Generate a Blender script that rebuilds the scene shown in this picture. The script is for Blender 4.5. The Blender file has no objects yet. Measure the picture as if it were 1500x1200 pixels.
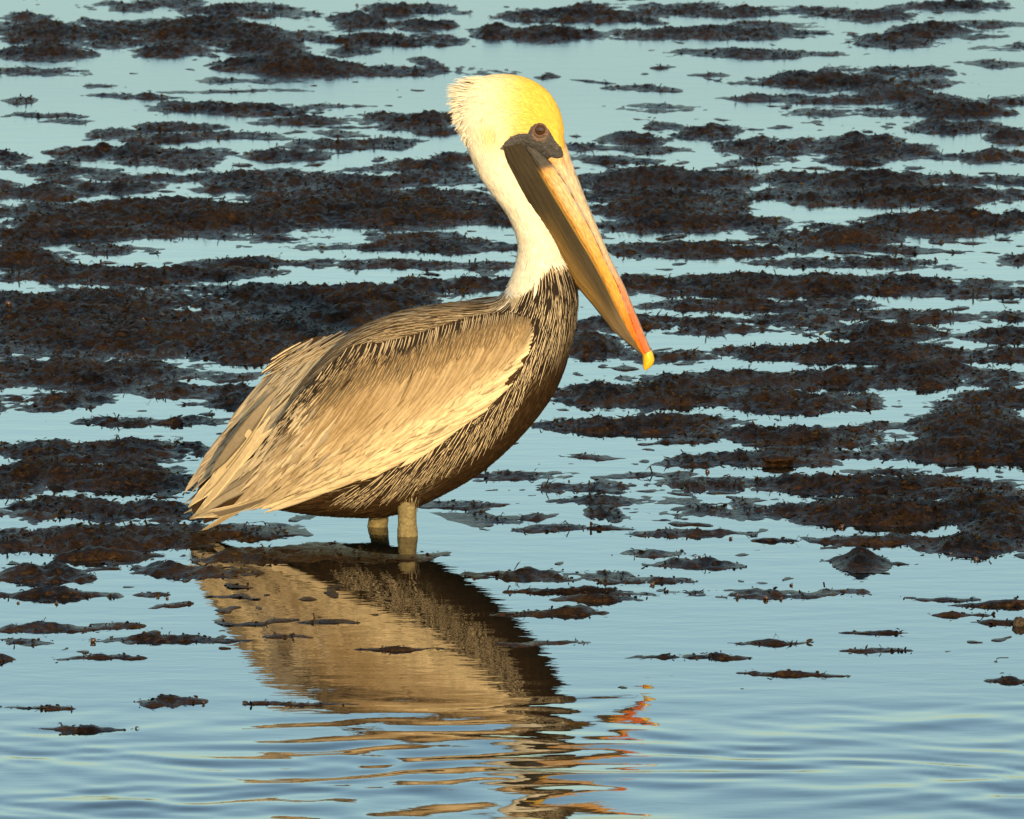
import bpy, bmesh, math, random
import numpy as np
from mathutils import Vector, Matrix
from mathutils.bvhtree import BVHTree

rng = np.random.default_rng(7)
random.seed(7)
scene = bpy.context.scene
col = scene.collection

# ------------------------------------------------------------------ camera
E = math.radians(8.0)          # the lens looks down on the flat by 8 degrees
D = 15.0                       # metres from lens to bird; there one photo pixel is one millimetre
cE, sE = math.cos(E), math.sin(E)
FWD = np.array([0, cE, -sE]); UPV = np.array([0, sE, cE])
CAM = -FWD * D + np.array([0.153, 0, 0]) + UPV * 0.185    # world origin: waterline of the near leg

cam_d = bpy.data.cameras.new("camera")
cam = bpy.data.objects.new("camera", cam_d)
col.objects.link(cam)
cam.location = CAM
cam.rotation_euler = (math.pi / 2 - E, 0, 0)
cam_d.sensor_width = 36.0
cam_d.lens = 36.0 * D / 1.5
cam_d.clip_start = 0.5
cam_d.clip_end = 5000
cam_d.dof.use_dof = True
cam_d.dof.focus_distance = D - 0.08
cam_d.dof.aperture_fstop = 48
scene.camera = cam

# ------------------------------------------------------------------ sky, sun, exposure
SUN_EL, SUN_AZ = math.radians(12.5), math.radians(9.0)    # low sun behind the lens, a little to the right
world = bpy.data.worlds.new("World")
scene.world = world
world.use_nodes = True
wn = world.node_tree
sky = wn.nodes.new("ShaderNodeTexSky")
sky.sky_type = 'NISHITA'
sky.sun_disc = False
sky.sun_elevation = SUN_EL
sky.sun_rotation = math.pi - SUN_AZ
sky.air_density = 1.0
sky.dust_density = 2.4
sky.ozone_density = 2.0
tint = wn.nodes.new("ShaderNodeMix"); tint.data_type = 'RGBA'; tint.blend_type = 'MULTIPLY'
tint.inputs[0].default_value = 1.0
tint.inputs[7].default_value = (0.96, 1.0, 0.89, 1)
wn.links.new(sky.outputs[0], tint.inputs[6])
bg = wn.nodes["Background"]
wn.links.new(tint.outputs[2], bg.inputs[0])
bg.inputs[1].default_value = 0.15

sun_d = bpy.data.lights.new("sun", 'SUN')
sun_d.energy = 2.5
sun_d.angle = math.radians(0.5)
sun_d.color = (1.0, 0.73, 0.39)
sun = bpy.data.objects.new("sun", sun_d)
col.objects.link(sun)
sd = Vector((math.sin(SUN_AZ) * math.cos(SUN_EL), -math.cos(SUN_AZ) * math.cos(SUN_EL), math.sin(SUN_EL)))
sun.rotation_euler = (-sd).to_track_quat('-Z', 'Y').to_euler()
sun.location = sd * 20

scene.view_settings.view_transform = 'Standard'
scene.view_settings.look = 'None'
scene.view_settings.exposure = 1.06
scene.view_settings.gamma = 1.0
scene.cycles.max_bounces = 6
scene.cycles.use_denoising = True

# ------------------------------------------------------------------ pixel <-> world
def W(px, py, Y):
    px, py, Y = np.broadcast_arrays(np.asarray(px, float), np.asarray(py, float), np.asarray(Y, float))
    a = (px - 750) / (1000 * D); b = (600 - py) / (1000 * D)
    dy = cE + b * sE; dz = -sE + b * cE
    t = (Y - CAM[1]) / dy
    return np.stack([CAM[0] + a * t, Y + 0 * t, CAM[2] + dz * t], -1)

def G(px, py, z=0.0):
    a = (px - 750) / (1000 * D); b = (600 - py) / (1000 * D)
    dy = cE + b * sE; dz = -sE + b * cE
    t = (z - CAM[2]) / dz
    return np.array([CAM[0] + a * t, CAM[1] + dy * t, z])

def PIX(X, Y, Z):
    vx = X - CAM[0]; vy = Y - CAM[1]; vz = Z - CAM[2]
    dep = vy * cE - vz * sE
    return 750 + 1000 * D * vx / dep, 600 - 1000 * D * (vy * sE + vz * cE) / dep

# ------------------------------------------------------------------ noise
def _h(ix, iy, seed):
    n = (ix.astype(np.int64) * 374761393 + iy.astype(np.int64) * 668265263 + seed * 974634777) & 0xFFFFFFFF
    n = ((n ^ (n >> 13)) * 1274126177) & 0xFFFFFFFF
    return ((n ^ (n >> 16)) & 0xFFFFFF) / float(0xFFFFFF)

def vnoise(x, y, seed=0):
    """gradient noise, about -1..1"""
    ix = np.floor(x); iy = np.floor(y); fx = x - ix; fy = y - iy
    def g(ax, ay):
        an = _h(ix + ax, iy + ay, seed) * 2 * np.pi
        return np.cos(an) * (fx - ax) + np.sin(an) * (fy - ay)
    sx = fx * fx * fx * (fx * (fx * 6 - 15) + 10); sy = fy * fy * fy * (fy * (fy * 6 - 15) + 10)
    return 1.5 * ((g(0, 0) * (1 - sx) + g(1, 0) * sx) * (1 - sy) + (g(0, 1) * (1 - sx) + g(1, 1) * sx) * sy)

def sstep(a, b, x):
    t = np.clip((x - a) / (b - a), 0, 1)
    return t * t * (3 - 2 * t)

# ------------------------------------------------------------------ object helpers
def link(name, me, parent=None, mats=()):
    o = bpy.data.objects.new(name, me)
    col.objects.link(o)
    for m in mats:
        me.materials.append(m)
    if parent is not None:
        o.parent = parent
    return o

def tag(o, label=None, cat=None, group=None, kind=None):
    if label: o["label"] = label
    if cat: o["category"] = cat
    if group: o["group"] = group
    if kind: o["kind"] = kind
    return o

def mesh_np(name, V, F, smooth=True, attrs=None, uv=None, mat_idx=None):
    """V (n,3), F (m,k) with k 3 or 4; attrs: name -> (n,3) point colours; uv (n,2) per vertex"""
    me = bpy.data.meshes.new(name)
    V = np.ascontiguousarray(V, np.float32); F = np.ascontiguousarray(F, np.int32)
    m, k = F.shape
    me.vertices.add(len(V)); me.vertices.foreach_set("co", V.ravel())
    me.loops.add(m * k); me.loops.foreach_set("vertex_index", F.ravel())
    me.polygons.add(m)
    me.polygons.foreach_set("loop_start", np.arange(m, dtype=np.int32) * k)
    me.polygons.foreach_set("use_smooth", np.full(m, smooth, bool))
    if mat_idx is not None:
        me.polygons.foreach_set("material_index", np.ascontiguousarray(mat_idx, np.int32))
    if attrs:
        for an, C in attrs.items():
            a = me.attributes.new(an, 'FLOAT_COLOR', 'POINT')
            C4 = np.ones((len(V), 4), np.float32); C4[:, :3] = C
            a.data.foreach_set("color", C4.ravel())
    if uv is not None:
        l = me.uv_layers.new(name="UVMap")
        l.data.foreach_set("uv", np.ascontiguousarray(uv[F.ravel()], np.float32).ravel())
    me.update(calc_edges=True)
    me.validate()
    return me

def grid_faces(nu, nv, wrap=False):
    i, j = np.meshgrid(np.arange(nu - 1), np.arange(nv if wrap else nv - 1), indexing='ij')
    j2 = (j + 1) % nv
    return np.stack([i * nv + j, (i + 1) * nv + j, (i + 1) * nv + j2, i * nv + j2], -1).reshape(-1, 4)

# ------------------------------------------------------------------ materials
def new_mat(name):
    m = bpy.data.materials.new(name); m.use_nodes = True
    return m, m.node_tree, m.node_tree.nodes["Principled BSDF"]

def node(nt, t, **kw):
    n = nt.nodes.new(t)
    for k, v in kw.items(): setattr(n, k, v)
    return n

def mix_rgb(nt, f, a, b, blend='MIX'):
    n = node(nt, "ShaderNodeMix", data_type='RGBA', blend_type=blend)
    for sock, v in ((n.inputs[0], f), (n.inputs[6], a), (n.inputs[7], b)):
        if hasattr(v, "links"): nt.links.new(v, sock)
        else: sock.default_value = v if isinstance(v, (int, float)) else (*v, 1)
    return n.outputs[2]

def maths(nt, op, a, b=0.0, c=None):
    n = node(nt, "ShaderNodeMath", operation=op)
    for sock, v in zip(n.inputs, (a, b, c)):
        if v is None: continue
        if hasattr(v, "links"): nt.links.new(v, sock)
        else: sock.default_value = v
    return n.outputs[0]

def ramp(nt, fac, stops):
    n = node(nt, "ShaderNodeValToRGB")
    el = n.color_ramp.elements
    while len(el) < len(stops): el.new(0.5)
    for e, (p, c) in zip(el, stops):
        e.position = p; e.color = (*c, 1) if not isinstance(c, (int, float)) else (c, c, c, 1)
    nt.links.new(fac, n.inputs[0])
    return n.outputs[0]

def noise_tex(nt, vec, scale, detail=4, rough=0.55):
    n = node(nt, "ShaderNodeTexNoise")
    n.inputs["Scale"].default_value = scale; n.inputs["Detail"].default_value = detail
    n.inputs["Roughness"].default_value = rough
    if vec is not None: nt.links.new(vec, n.inputs["Vector"])
    return n.outputs[0]

def mapping(nt, vec, scale):
    n = node(nt, "ShaderNodeMapping"); n.inputs["Scale"].default_value = scale
    nt.links.new(vec, n.inputs["Vector"])
    return n.outputs[0]

def bump(nt, height, dist, strength=1.0):
    n = node(nt, "ShaderNodeBump"); n.inputs["Strength"].default_value = strength
    n.inputs["Distance"].default_value = dist
    nt.links.new(height, n.inputs["Height"])
    return n.outputs[0]

def mat_water():
    m, nt, b = new_mat("water")
    pos = node(nt, "ShaderNodeNewGeometry").outputs["Position"]
    b.inputs["Base Color"].default_value = (0.006, 0.007, 0.005, 1)
    sp = node(nt, "ShaderNodeSeparateXYZ"); nt.links.new(pos, sp.inputs[0])
    far = node(nt, "ShaderNodeMapRange"); nt.links.new(sp.outputs[1], far.inputs[0])      # a light breeze roughens the far pools
    far.inputs[1].default_value = 1.0; far.inputs[2].default_value = 6.0; far.inputs[3].default_value = 0.015; far.inputs[4].default_value = 0.17
    nt.links.new(far.outputs[0], b.inputs["Roughness"])
    b.inputs["IOR"].default_value = 1.40
    n1 = noise_tex(nt, mapping(nt, pos, (7, 16, 1)), 1.0, 3, 0.5)
    n2 = noise_tex(nt, mapping(nt, pos, (26, 55, 1)), 1.0, 2, 0.5)
    h = maths(nt, 'ADD', maths(nt, 'MULTIPLY', n1, 0.00060), maths(nt, 'MULTIPLY', n2, 0.00010))
    nt.links.new(bump(nt, h, 1.0), b.inputs["Normal"])
    return m

def mat_mud(name, c1, c2, c3, rough=0.33):
    m, nt, b = new_mat(name)
    pos = node(nt, "ShaderNodeNewGeometry").outputs["Position"]
    a = noise_tex(nt, pos, 9.0, 4, 0.6)
    f = noise_tex(nt, pos, 90.0, 4, 0.65)
    c = mix_rgb(nt, ramp(nt, a, [(0.38, 0.0), (0.62, 1.0)]), c1, c2)
    c = mix_rgb(nt, ramp(nt, f, [(0.52, 0.0), (0.70, 1.0)]), c, c3)
    nt.links.new(c, b.inputs["Base Color"])
    sp = node(nt, "ShaderNodeSeparateXYZ"); nt.links.new(pos, sp.inputs[0])
    wet = node(nt, "ShaderNodeMapRange"); nt.links.new(sp.outputs[2], wet.inputs[0])
    wet.inputs[1].default_value = 0.0; wet.inputs[2].default_value = 0.012; wet.inputs[3].default_value = rough - 0.12; wet.inputs[4].default_value = rough + 0.16
    nt.links.new(maths(nt, 'ADD', wet.outputs[0], maths(nt, 'MULTIPLY', maths(nt, 'SUBTRACT', noise_tex(nt, pos, 45.0, 3), 0.5), 0.5)), b.inputs["Roughness"])
    h = maths(nt, 'ADD', maths(nt, 'MULTIPLY', noise_tex(nt, pos, 55.0, 5, 0.65), 0.013),
              maths(nt, 'MULTIPLY', noise_tex(nt, pos, 230.0, 3, 0.6), 0.0035))
    amp = node(nt, "ShaderNodeMapRange"); nt.links.new(sp.outputs[2], amp.inputs[0])
    amp.inputs[1].default_value = 0.0; amp.inputs[2].default_value = 0.008; amp.inputs[3].default_value = 0.35; amp.inputs[4].default_value = 1.0
    nt.links.new(bump(nt, maths(nt, 'MULTIPLY', h, amp.outputs[0]), 1.0), b.inputs["Normal"])
    b.inputs["Specular IOR Level"].default_value = 0.045
    return m

def mat_feather(name, edge0=0.25, edge1=0.75, rough=0.55, barb=0.35):
    m, nt, b = new_mat(name)
    cen = node(nt, "ShaderNodeAttribute", attribute_name="cen").outputs["Color"]
    edg = node(nt, "ShaderNodeAttribute", attribute_name="edg").outputs["Color"]
    uv = node(nt, "ShaderNodeUVMap").outputs[0]
    sep = node(nt, "ShaderNodeSeparateXYZ"); nt.links.new(uv, sep.inputs[0])
    across = maths(nt, 'ABSOLUTE', sep.outputs[0])
    mr = node(nt, "ShaderNodeMapRange", interpolation_type='SMOOTHSTEP')
    nt.links.new(across, mr.inputs[0]); mr.inputs[1].default_value = edge0; mr.inputs[2].default_value = edge1
    c = mix_rgb(nt, mr.outputs[0], cen, edg)
    # fine barbs slanting off the shaft
    pos = node(nt, "ShaderNodeNewGeometry").outputs["Position"]
    v = node(nt, "ShaderNodeCombineXYZ")
    nt.links.new(maths(nt, 'ADD', maths(nt, 'MULTIPLY', sep.outputs[1], 22.0), maths(nt, 'MULTIPLY', across, -9.0)), v.inputs[0])
    nt.links.new(maths(nt, 'MULTIPLY', sep.outputs[0], 1.2), v.inputs[1])
    bn = noise_tex(nt, v.outputs[0], 1.6, 3, 0.6)
    pn = noise_tex(nt, pos, 160.0, 3, 0.6)
    k = maths(nt, 'ADD', maths(nt, 'MULTIPLY', maths(nt, 'SUBTRACT', bn, 0.5), barb), maths(nt, 'MULTIPLY', maths(nt, 'SUBTRACT', pn, 0.5), 0.45))
    k = maths(nt, 'ADD', k, 1.0)
    g = node(nt, "ShaderNodeCombineXYZ")
    for i in range(3): nt.links.new(k, g.inputs[i])
    c = mix_rgb(nt, 1.0, c, g.outputs[0], 'MULTIPLY')
    nt.links.new(c, b.inputs["Base Color"])
    b.inputs["Roughness"].default_value = rough
    b.inputs["Specular IOR Level"].default_value = 0.04
    return m

def mat_skin(name, rough=0.4, scale=(300, 300, 300), var=0.5, bumpd=0.0006, uvmap=None, spec=0.4):
    """colour comes from the vertex attribute cen, mottled"""
    m, nt, b = new_mat(name)
    cen = node(nt, "ShaderNodeAttribute", attribute_name="cen").outputs["Color"]
    vec = node(nt, "ShaderNodeUVMap").outputs[0] if uvmap else node(nt, "ShaderNodeNewGeometry").outputs["Position"]
    n = noise_tex(nt, mapping(nt, vec, uvmap or scale), 1.0, 4, 0.6)
    k = maths(nt, 'ADD', maths(nt, 'MULTIPLY', maths(nt, 'SUBTRACT', n, 0.5), var * 2), 1.0)
    g = node(nt, "ShaderNodeCombineXYZ")
    for i in range(3): nt.links.new(k, g.inputs[i])
    nt.links.new(mix_rgb(nt, 1.0, cen, g.outputs[0], 'MULTIPLY'), b.inputs["Base Color"])
    nt.links.new(bump(nt, n, bumpd), b.inputs["Normal"])
    b.inputs["Roughness"].default_value = rough
    b.inputs["Specular IOR Level"].default_value = spec
    return m

def mat_plain(name, c, rough, spec=0.5, coat=0.0):
    m, nt, b = new_mat(name)
    pos = node(nt, "ShaderNodeNewGeometry").outputs["Position"]
    n = noise_tex(nt, pos, 350.0, 3)
    nt.links.new(mix_rgb(nt, n, tuple(x * 0.6 for x in c), tuple(min(x * 1.4, 1) for x in c)), b.inputs["Base Color"])
    b.inputs["Roughness"].default_value = rough; b.inputs["Specular IOR Level"].default_value = spec
    b.inputs["Coat Weight"].default_value = coat
    return m

M_WATER = mat_water()
M_MUD = mat_mud("wet_mud", (0.0055, 0.0030, 0.0015), (0.022, 0.0112, 0.0046), (0.048, 0.0240, 0.0085), 0.34)
M_WEED = mat_mud("seaweed", (0.008, 0.006, 0.003), (0.022, 0.014, 0.005), (0.055, 0.031, 0.009), 0.42)
M_STRIPE = mat_feather("striped_feather", 0.10, 0.48)
M_LINE = mat_feather("lined_feather", 0.03, 0.30)
M_SOFT = mat_feather("soft_feather", 0.10, 0.85)
M_FLIGHT = mat_feather("flight_feather", 0.55, 0.98, 0.5, 0.5)
M_DOWN = mat_feather("down", 0.3, 1.0, 0.75, 0.15)
M_BILL = mat_skin("bill_horn", 0.42, var=0.85, uvmap=(40, 7, 1), bumpd=0.0020, spec=0.10)
M_POUCH = mat_skin("pouch_skin", 0.55, var=0.6, uvmap=(7, 40, 1), bumpd=0.0022, spec=0.12)
M_FACE = mat_skin("face_skin", 0.55, (260, 260, 260), 0.8, 0.004, spec=0.15)
M_LEG = mat_skin("leg_skin", 0.5, (150, 150, 230), 0.6, 0.004, spec=0.08)
M_BODY = mat_skin("body_skin", 0.8, (200, 200, 200), 0.25, 0.001, spec=0.02)
M_EYE = mat_plain("eye_glossy", (0.010, 0.006, 0.004), 0.04, 0.6, 1.0)
M_IRIS = mat_plain("iris_brown", (0.05, 0.022, 0.008), 0.15, 0.4, 0.3)
M_NAIL = mat_plain("yellow_horn", (0.55, 0.34, 0.02), 0.35)
M_SHELL = mat_plain("snail_shell", (0.045, 0.019, 0.006), 0.3, 0.5, 0.25)
M_BLADE = mat_plain("grass_blade", (0.05, 0.045, 0.015), 0.4)
M_LUMP = mat_mud("brown_lump", (0.012, 0.0065, 0.0035), (0.030, 0.015, 0.0065), (0.06, 0.03, 0.012), 0.30)
M_STONE = mat_mud("wet_stone", (0.02, 0.018, 0.016), (0.05, 0.04, 0.03), (0.07, 0.05, 0.03))

# ================================================================== WATER
def axis(*segs):
    """segments (start, stop, step) joined end to end"""
    out = []
    for a, b, s in segs:
        n = max(1, int(round((b - a) / s)))
        out += list(a + (b - a) * np.arange(n) / n)
    out.append(segs[-1][1])
    return np.array(out)

def wave_height(X, Y):
    # a breeze ruffles the water in front of the bank; the pools behind lie calm
    wx = X + 0.12 * vnoise(X * 2.3, Y * 1.9, 5); wy = Y + 0.11 * vnoise(X * 2.0, Y * 2.2, 6) + 0.03 * vnoise(X * 5, Y * 5, 7)
    h = np.zeros_like(X)
    for q_, (lam, ang, amp) in enumerate(((0.36, 6, 0.18), (0.25, -16, 0.36), (0.19, 24, 0.60), (0.15, -30, 0.55), (0.125, 9, 0.65), (0.10, -8, 0.65), (0.082, 33, 0.55), (0.066, -20, 0.55), (0.072, 12, 0.55), (0.058, 40, 0.40))):
        a = math.radians(ang)
        m = 0.5 + 0.9 * vnoise(X * 3.1 + q_ * 7.7, Y * 3.4, 70 + q_)
        h += amp * m * lam * np.sin(2 * np.pi * (math.sin(a) * wx + math.cos(a) * wy) / lam + q_ * 1.7)
    ruff = 0.0092 * sstep(-1.18, -1.9, Y) + 0.004 * sstep(-1.7, -3.2, Y)
    return h * ruff * (0.55 + 0.45 * sstep(-0.75, -0.15, X))

ax = axis((-900, -20, 80), (-20, -2.2, 1.5), (-2.2, -1.3, 0.05), (-1.3, 1.6, 0.011), (1.6, 2.5, 0.05), (2.5, 20, 1.5), (20, 900, 80))
ay = axis((-300, -20, 40), (-20, -4.2, 1.0), (-4.2, -3.2, 0.05), (-3.2, -0.9, 0.010), (-0.9, 0.1, 0.05), (0.1, 12, 0.4), (12, 40, 4), (40, 1800, 120))
Xg, Yg = np.meshgrid(ax, ay, indexing='ij')
Zg = wave_height(Xg, Yg) * np.exp(-np.maximum(0, np.abs(Xg - 0.15) - 2.5) ** 2) * sstep(-6, -4.2, Yg)
me = mesh_np("water", np.stack([Xg, Yg, Zg], -1).reshape(-1, 3), grid_faces(len(ax), len(ay)))
tag(link("water", me, None, [M_WATER]), kind="structure", label="calm shallow tidal water reflecting the pale sky")

# ================================================================== MUD FLAT
# each patch: x0, x1, y, half height as seen in the photograph (0 = lies in the mud flat)
PATCH = """145 300 6 7|0 60 22 8|260 470 13 9|0 230 42 15|60 440 48 18|220 330 28 8|200 300 72 10|340 430 70 16|0 120 76 12|0 130 103 7|
360 515 98 13|295 360 117 3|370 430 117 4|480 560 30 9|470 650 55 11|590 655 36 9|560 650 12 9|480 545 75 6|520 710 100 8|605 640 88 5|
685 750 45 10|735 760 25 6|660 690 20 3|760 930 18 13|900 1220 14 9|1230 1330 22 7|1320 1460 8 8|750 870 50 10|880 1170 48 8|1060 1190 37 5|
990 1170 75 7|1170 1260 78 3|1255 1370 58 9|1300 1430 45 9|1400 1490 35 4|1430 1470 52 4|1430 1500 69 5|1420 1500 93 4|1105 1370 117 12|
1190 1365 106 9|1170 1410 143 7|1160 1320 162 7|1310 1475 160 10|1450 1520 145 8|1065 1140 144 5|900 985 128 5|920 1010 158 4|790 830 113 4|
845 885 118 2|965 1000 100 2|1020 1075 111 2|155 260 142 5|240 420 158 8|400 490 155 3|265 445 133 2|135 180 126 2|0 35 149 4|20 120 168 3|
75 125 177 3|130 200 193 5|205 305 185 5|190 420 200 6|385 495 178 6|470 530 192 4|550 665 173 11|620 670 190 5|440 590 208 8|545 595 203 4|
370 470 227 6|100 300 225 13|20 150 245 8|200 300 238 6|-20 25 230 10|350 690 260 13|560 690 240 10|300 420 275 8|150 300 258 5|130 240 273 9|
0 110 283 8|55 105 263 4|-20 20 270 5|-20 240 340 11|40 700 304 14|420 700 287 12|640 700 230 9|830 900 217 6|890 960 204 7|900 1000 218 5|
830 955 232 6|985 1080 190 12|950 1000 182 5|1070 1180 215 11|1060 1140 234 6|1180 1340 217 15|1200 1300 232 8|1330 1460 185 7|1390 1520 227 9|
1460 1520 195 10|1140 1165 188 3|850 1110 262 14|850 1060 285 13|1115 1480 262 12|1160 1500 285 13|860 1060 308 14|890 1130 325 11|895 1120 364 10|
1140 1295 341 14|1145 1370 385 9|1240 1365 362 5|1290 1500 325 16|1460 1520 380 8|850 1200 413 12|1070 1400 413 11|1370 1520 428 7|950 1225 447 7|
850 1200 473 12|1240 1500 460 7|1230 1370 486 13|1440 1520 490 8|840 925 505 13|925 1050 522 7|1100 1420 516 10|1420 1520 519 9|990 1430 553 11|
1300 1430 546 10|805 1055 574 14|1070 1275 587 13|1365 1520 582 13|-20 100 342 12|60 500 320 13|480 750 315 13|265 480 346 5|-20 85 374 10|
120 215 365 5|295 410 383 7|290 380 400 7|455 760 358 7|540 650 346 8|460 760 386 6|620 760 416 11|40 280 401 10|-20 40 405 6|-20 335 450 24|
-20 440 488 27|300 620 432 13|440 620 460 16|-20 250 545 18|-20 125 583 14|285 370 549 5|300 430 515 12|220 370 570 9|320 400 590 10|145 290 617 6|
-20 260 655 11|90 320 666 9|-20 110 690 10|85 300 697 13|-20 65 718 8|20 285 746 13|-20 250 785 15|250 450 775 11|470 720 758 7|610 720 757 8|
625 725 737 5|815 1060 621 9|1060 1300 636 11|1350 1520 622 24|1300 1520 657 13|1255 1325 623 5|950 1035 647 3|965 1180 673 8|1150 1250 660 6|
895 995 695 4|825 890 667 2|815 865 710 3|930 1490 711 9|1250 1375 688 4|850 990 733 5|1030 1520 747 13|1375 1520 742 15|1200 1330 790 5|
660 790 695 7|1340 1470 796 11|1440 1520 770 20|1320 1480 722 6"""
# patches that lie alone in open water: things of their own
LONE = [(85, 210, 815, 5, ""), (200, 350, 833, 9, "ragged dark seaweed clump just beneath the pelican's tail tip"), (-20, 130, 843, 9, ""),
 (350, 620, 811, 13, "broad brown seaweed mat lying at the pelican's feet"),
 (950, 1090, 779, 6, ""), (760, 860, 773, 5, ""), (860, 940, 773, 3, ""), (770, 820, 758, 4, ""), (1105, 1160, 793, 3, ""),
 (905, 975, 811, 4, ""), (1195, 1295, 822, 3, "small pointed dark mud mound standing alone in open water"), (975, 1090, 826, 7, ""),
 (700, 870, 841, 7, "flat seaweed clump crossing the edge of the breast's reflection"), (895, 1020, 849, 5, ""),
 (935, 1220, 869, 6, "long flat strip of seaweed with an amber snail on it"), (770, 905, 866, 3, ""), (830, 930, 879, 4, ""), (750, 860, 897, 5, ""),
 (735, 880, 942, 2.5, ""), (910, 1020, 964, 3.5, ""), (1025, 1085, 962, 4, ""), (1090, 1190, 940, 3, ""), (1070, 1235, 988, 3, ""),
 (1245, 1325, 928, 2, ""), (1235, 1305, 952, 2.2, ""), (1335, 1410, 877, 3, ""), (1420, 1520, 884, 3.5, ""), (1375, 1450, 901, 3, ""),
 (1440, 1500, 911, 3, ""), (1450, 1520, 997, 3, ""), (925, 965, 1044, 1.2, ""), (-20, 185, 870, 5, ""), (195, 245, 868, 3, ""),
 (-20, 125, 920, 5, ""), (-20, 75, 937, 5, ""), (150, 210, 918, 4.5, ""), (130, 340, 937, 3.5, "thin seaweed strand with a round brown snail at its end"),
 (95, 200, 963, 2.5, ""), (-20, 35, 963, 3, ""), (215, 305, 1026, 5, ""), (350, 490, 1029, 2.5, ""), (20, 90, 1036, 2.5, ""), (75, 205, 1067, 3.5, ""),
 (395, 455, 931, 2.2, ""), (435, 520, 911, 2.2, ""), (535, 625, 951, 2.2, "")]
patches = [(*map(float, p.split()), None) for p in PATCH.replace("\n", "").split("|")]
n_flat = len(patches)
patches += LONE

gx = axis((-2.6, -1.05, 0.014), (-1.05, 1.42, 0.0042), (1.42, 2.9, 0.014))
gy = axis((-2.0, 4.2, 0.0085), (4.2, 8.4, 0.012), (8.4, 14.0, 0.04))
X, Y = np.meshgrid(gx, gy, indexing='ij')
px, py = PIX(X, Y, 0 * X)
# ragged outlines: the coordinates are warped by noise fixed to the ground
wx = px + 24 * vnoise(X * 5, Y * 3.2, 11) + 12 * vnoise(X * 14, Y * 8, 12) + 6 * vnoise(X * 38, Y * 22, 15)
wy = py + 4.5 * vnoise(X * 5, Y * 3, 13) + 2.6 * vnoise(X * 15, Y * 7, 14) + 1.2 * vnoise(X * 40, Y * 20, 16)
Fm = np.full(X.shape, -3.0); own = np.full(X.shape, -1, np.int32); Ht = np.zeros(X.shape)
yrow = py[0]
for i, (x0, x1, yc, hh, _) in enumerate(patches):
    zt = min(0.9 * hh, 11.0) if i < n_flat else min(0.8 * hh + 1.2, 8.0)
    yc2 = yc + 0.35 * zt; h2 = max(hh - 0.15 * zt, 2.4)
    hw = 0.5 * (x1 - x0); xc = 0.5 * (x0 + x1)
    js = np.where(np.abs(yrow - yc2) < h2 * 2.1 + 8)[0]
    if not len(js): continue
    sl = slice(js[0], js[-1] + 1)
    dx = (wx[:, sl] - xc) / hw; dy = (wy[:, sl] - yc2) / h2
    f = 1.0 - np.sqrt((np.abs(dx) ** 1.7 + dy * dy))
    f = np.where(f < 0, f * min(1.0, 12.0 / h2 + 0.5), f)
    b = f > Fm[:, sl]
    Fm[:, sl] = np.where(b, f, Fm[:, sl]); own[:, sl] = np.where(b, i, own[:, sl]); Ht[:, sl] = np.where(b, zt / 1000.0, Ht[:, sl])
# the flat goes on beyond the frame
n_out = 0.9 * vnoise(X * 1.6 + 3, Y * 0.75, 21) + 0.55 * vnoise(X * 4.1, Y * 2.0, 22) + np.interp(Y, [-2, -1.3, -0.6, 0.3, 2, 4, 14], [-1.9, -1.5, -0.95, -0.32, -0.22, -0.38, -0.42])
out = np.maximum(sstep(0, -90, px) + sstep(1500, 1590, px), sstep(5, -30, py))
Fo = np.clip(n_out, -1.5, 0.9)
Fm = np.maximum(Fm, -1.2) * (1 - out) + Fo * out
own = np.where(out > 0.5, -1, own); Ht = np.where(out > 0.5, 0.010, Ht)
big = np.clip(Ht / 0.008, 0.3, 1.2)
lone = own >= n_flat
Fm = Fm + np.where(lone, 1.15, 1.0) * (0.30 * vnoise(X * 5, Y * 3.0, 23) + 0.26 * vnoise(X * 13, Y * 7, 24) + 0.22 * vnoise(X * 30, Y * 17, 25) + 0.18 * vnoise(X * 66, Y * 36, 26)) + np.where(lone, 0.22, np.interp(py, [0, 240, 330, 560, 800], [.24, .28, .37, .37, .40])) + 0.14 * sstep(640, 560, px) * sstep(395, 430, py) * sstep(570, 530, py) * (1 - out)
body = np.clip(Fm * 1.6, 0, 1)
lump = 1 - np.abs(vnoise(X * 22, Y * 14, 36)) * 2.0
lump2 = 1 - np.abs(vnoise(X * 48, Y * 30, 37)) * 2.0
rid = 1 - np.abs(vnoise(X * 7, Y * 4.5, 31)) * 1.9
Z = np.where(Fm > 0, 0.0004 + Ht * 1.15 * np.clip(Fm, 0, 1.3) ** 0.9, 0.010 * Fm)
act = (0.10 + 0.72 * body) * big
Z = Z + act * (0.0090 * vnoise(X * 3.6, Y * 2.4, 32) + 0.0055 * rid + 0.0055 * vnoise(X * 10, Y * 6.5, 33) + 0.0042 * lump + 0.0026 * lump2 + 0.0036 * vnoise(X * 36, Y * 23, 34)
               + 0.0036 * vnoise(X * 80, Y * 48, 35)) - 0.0058 * act
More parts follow.
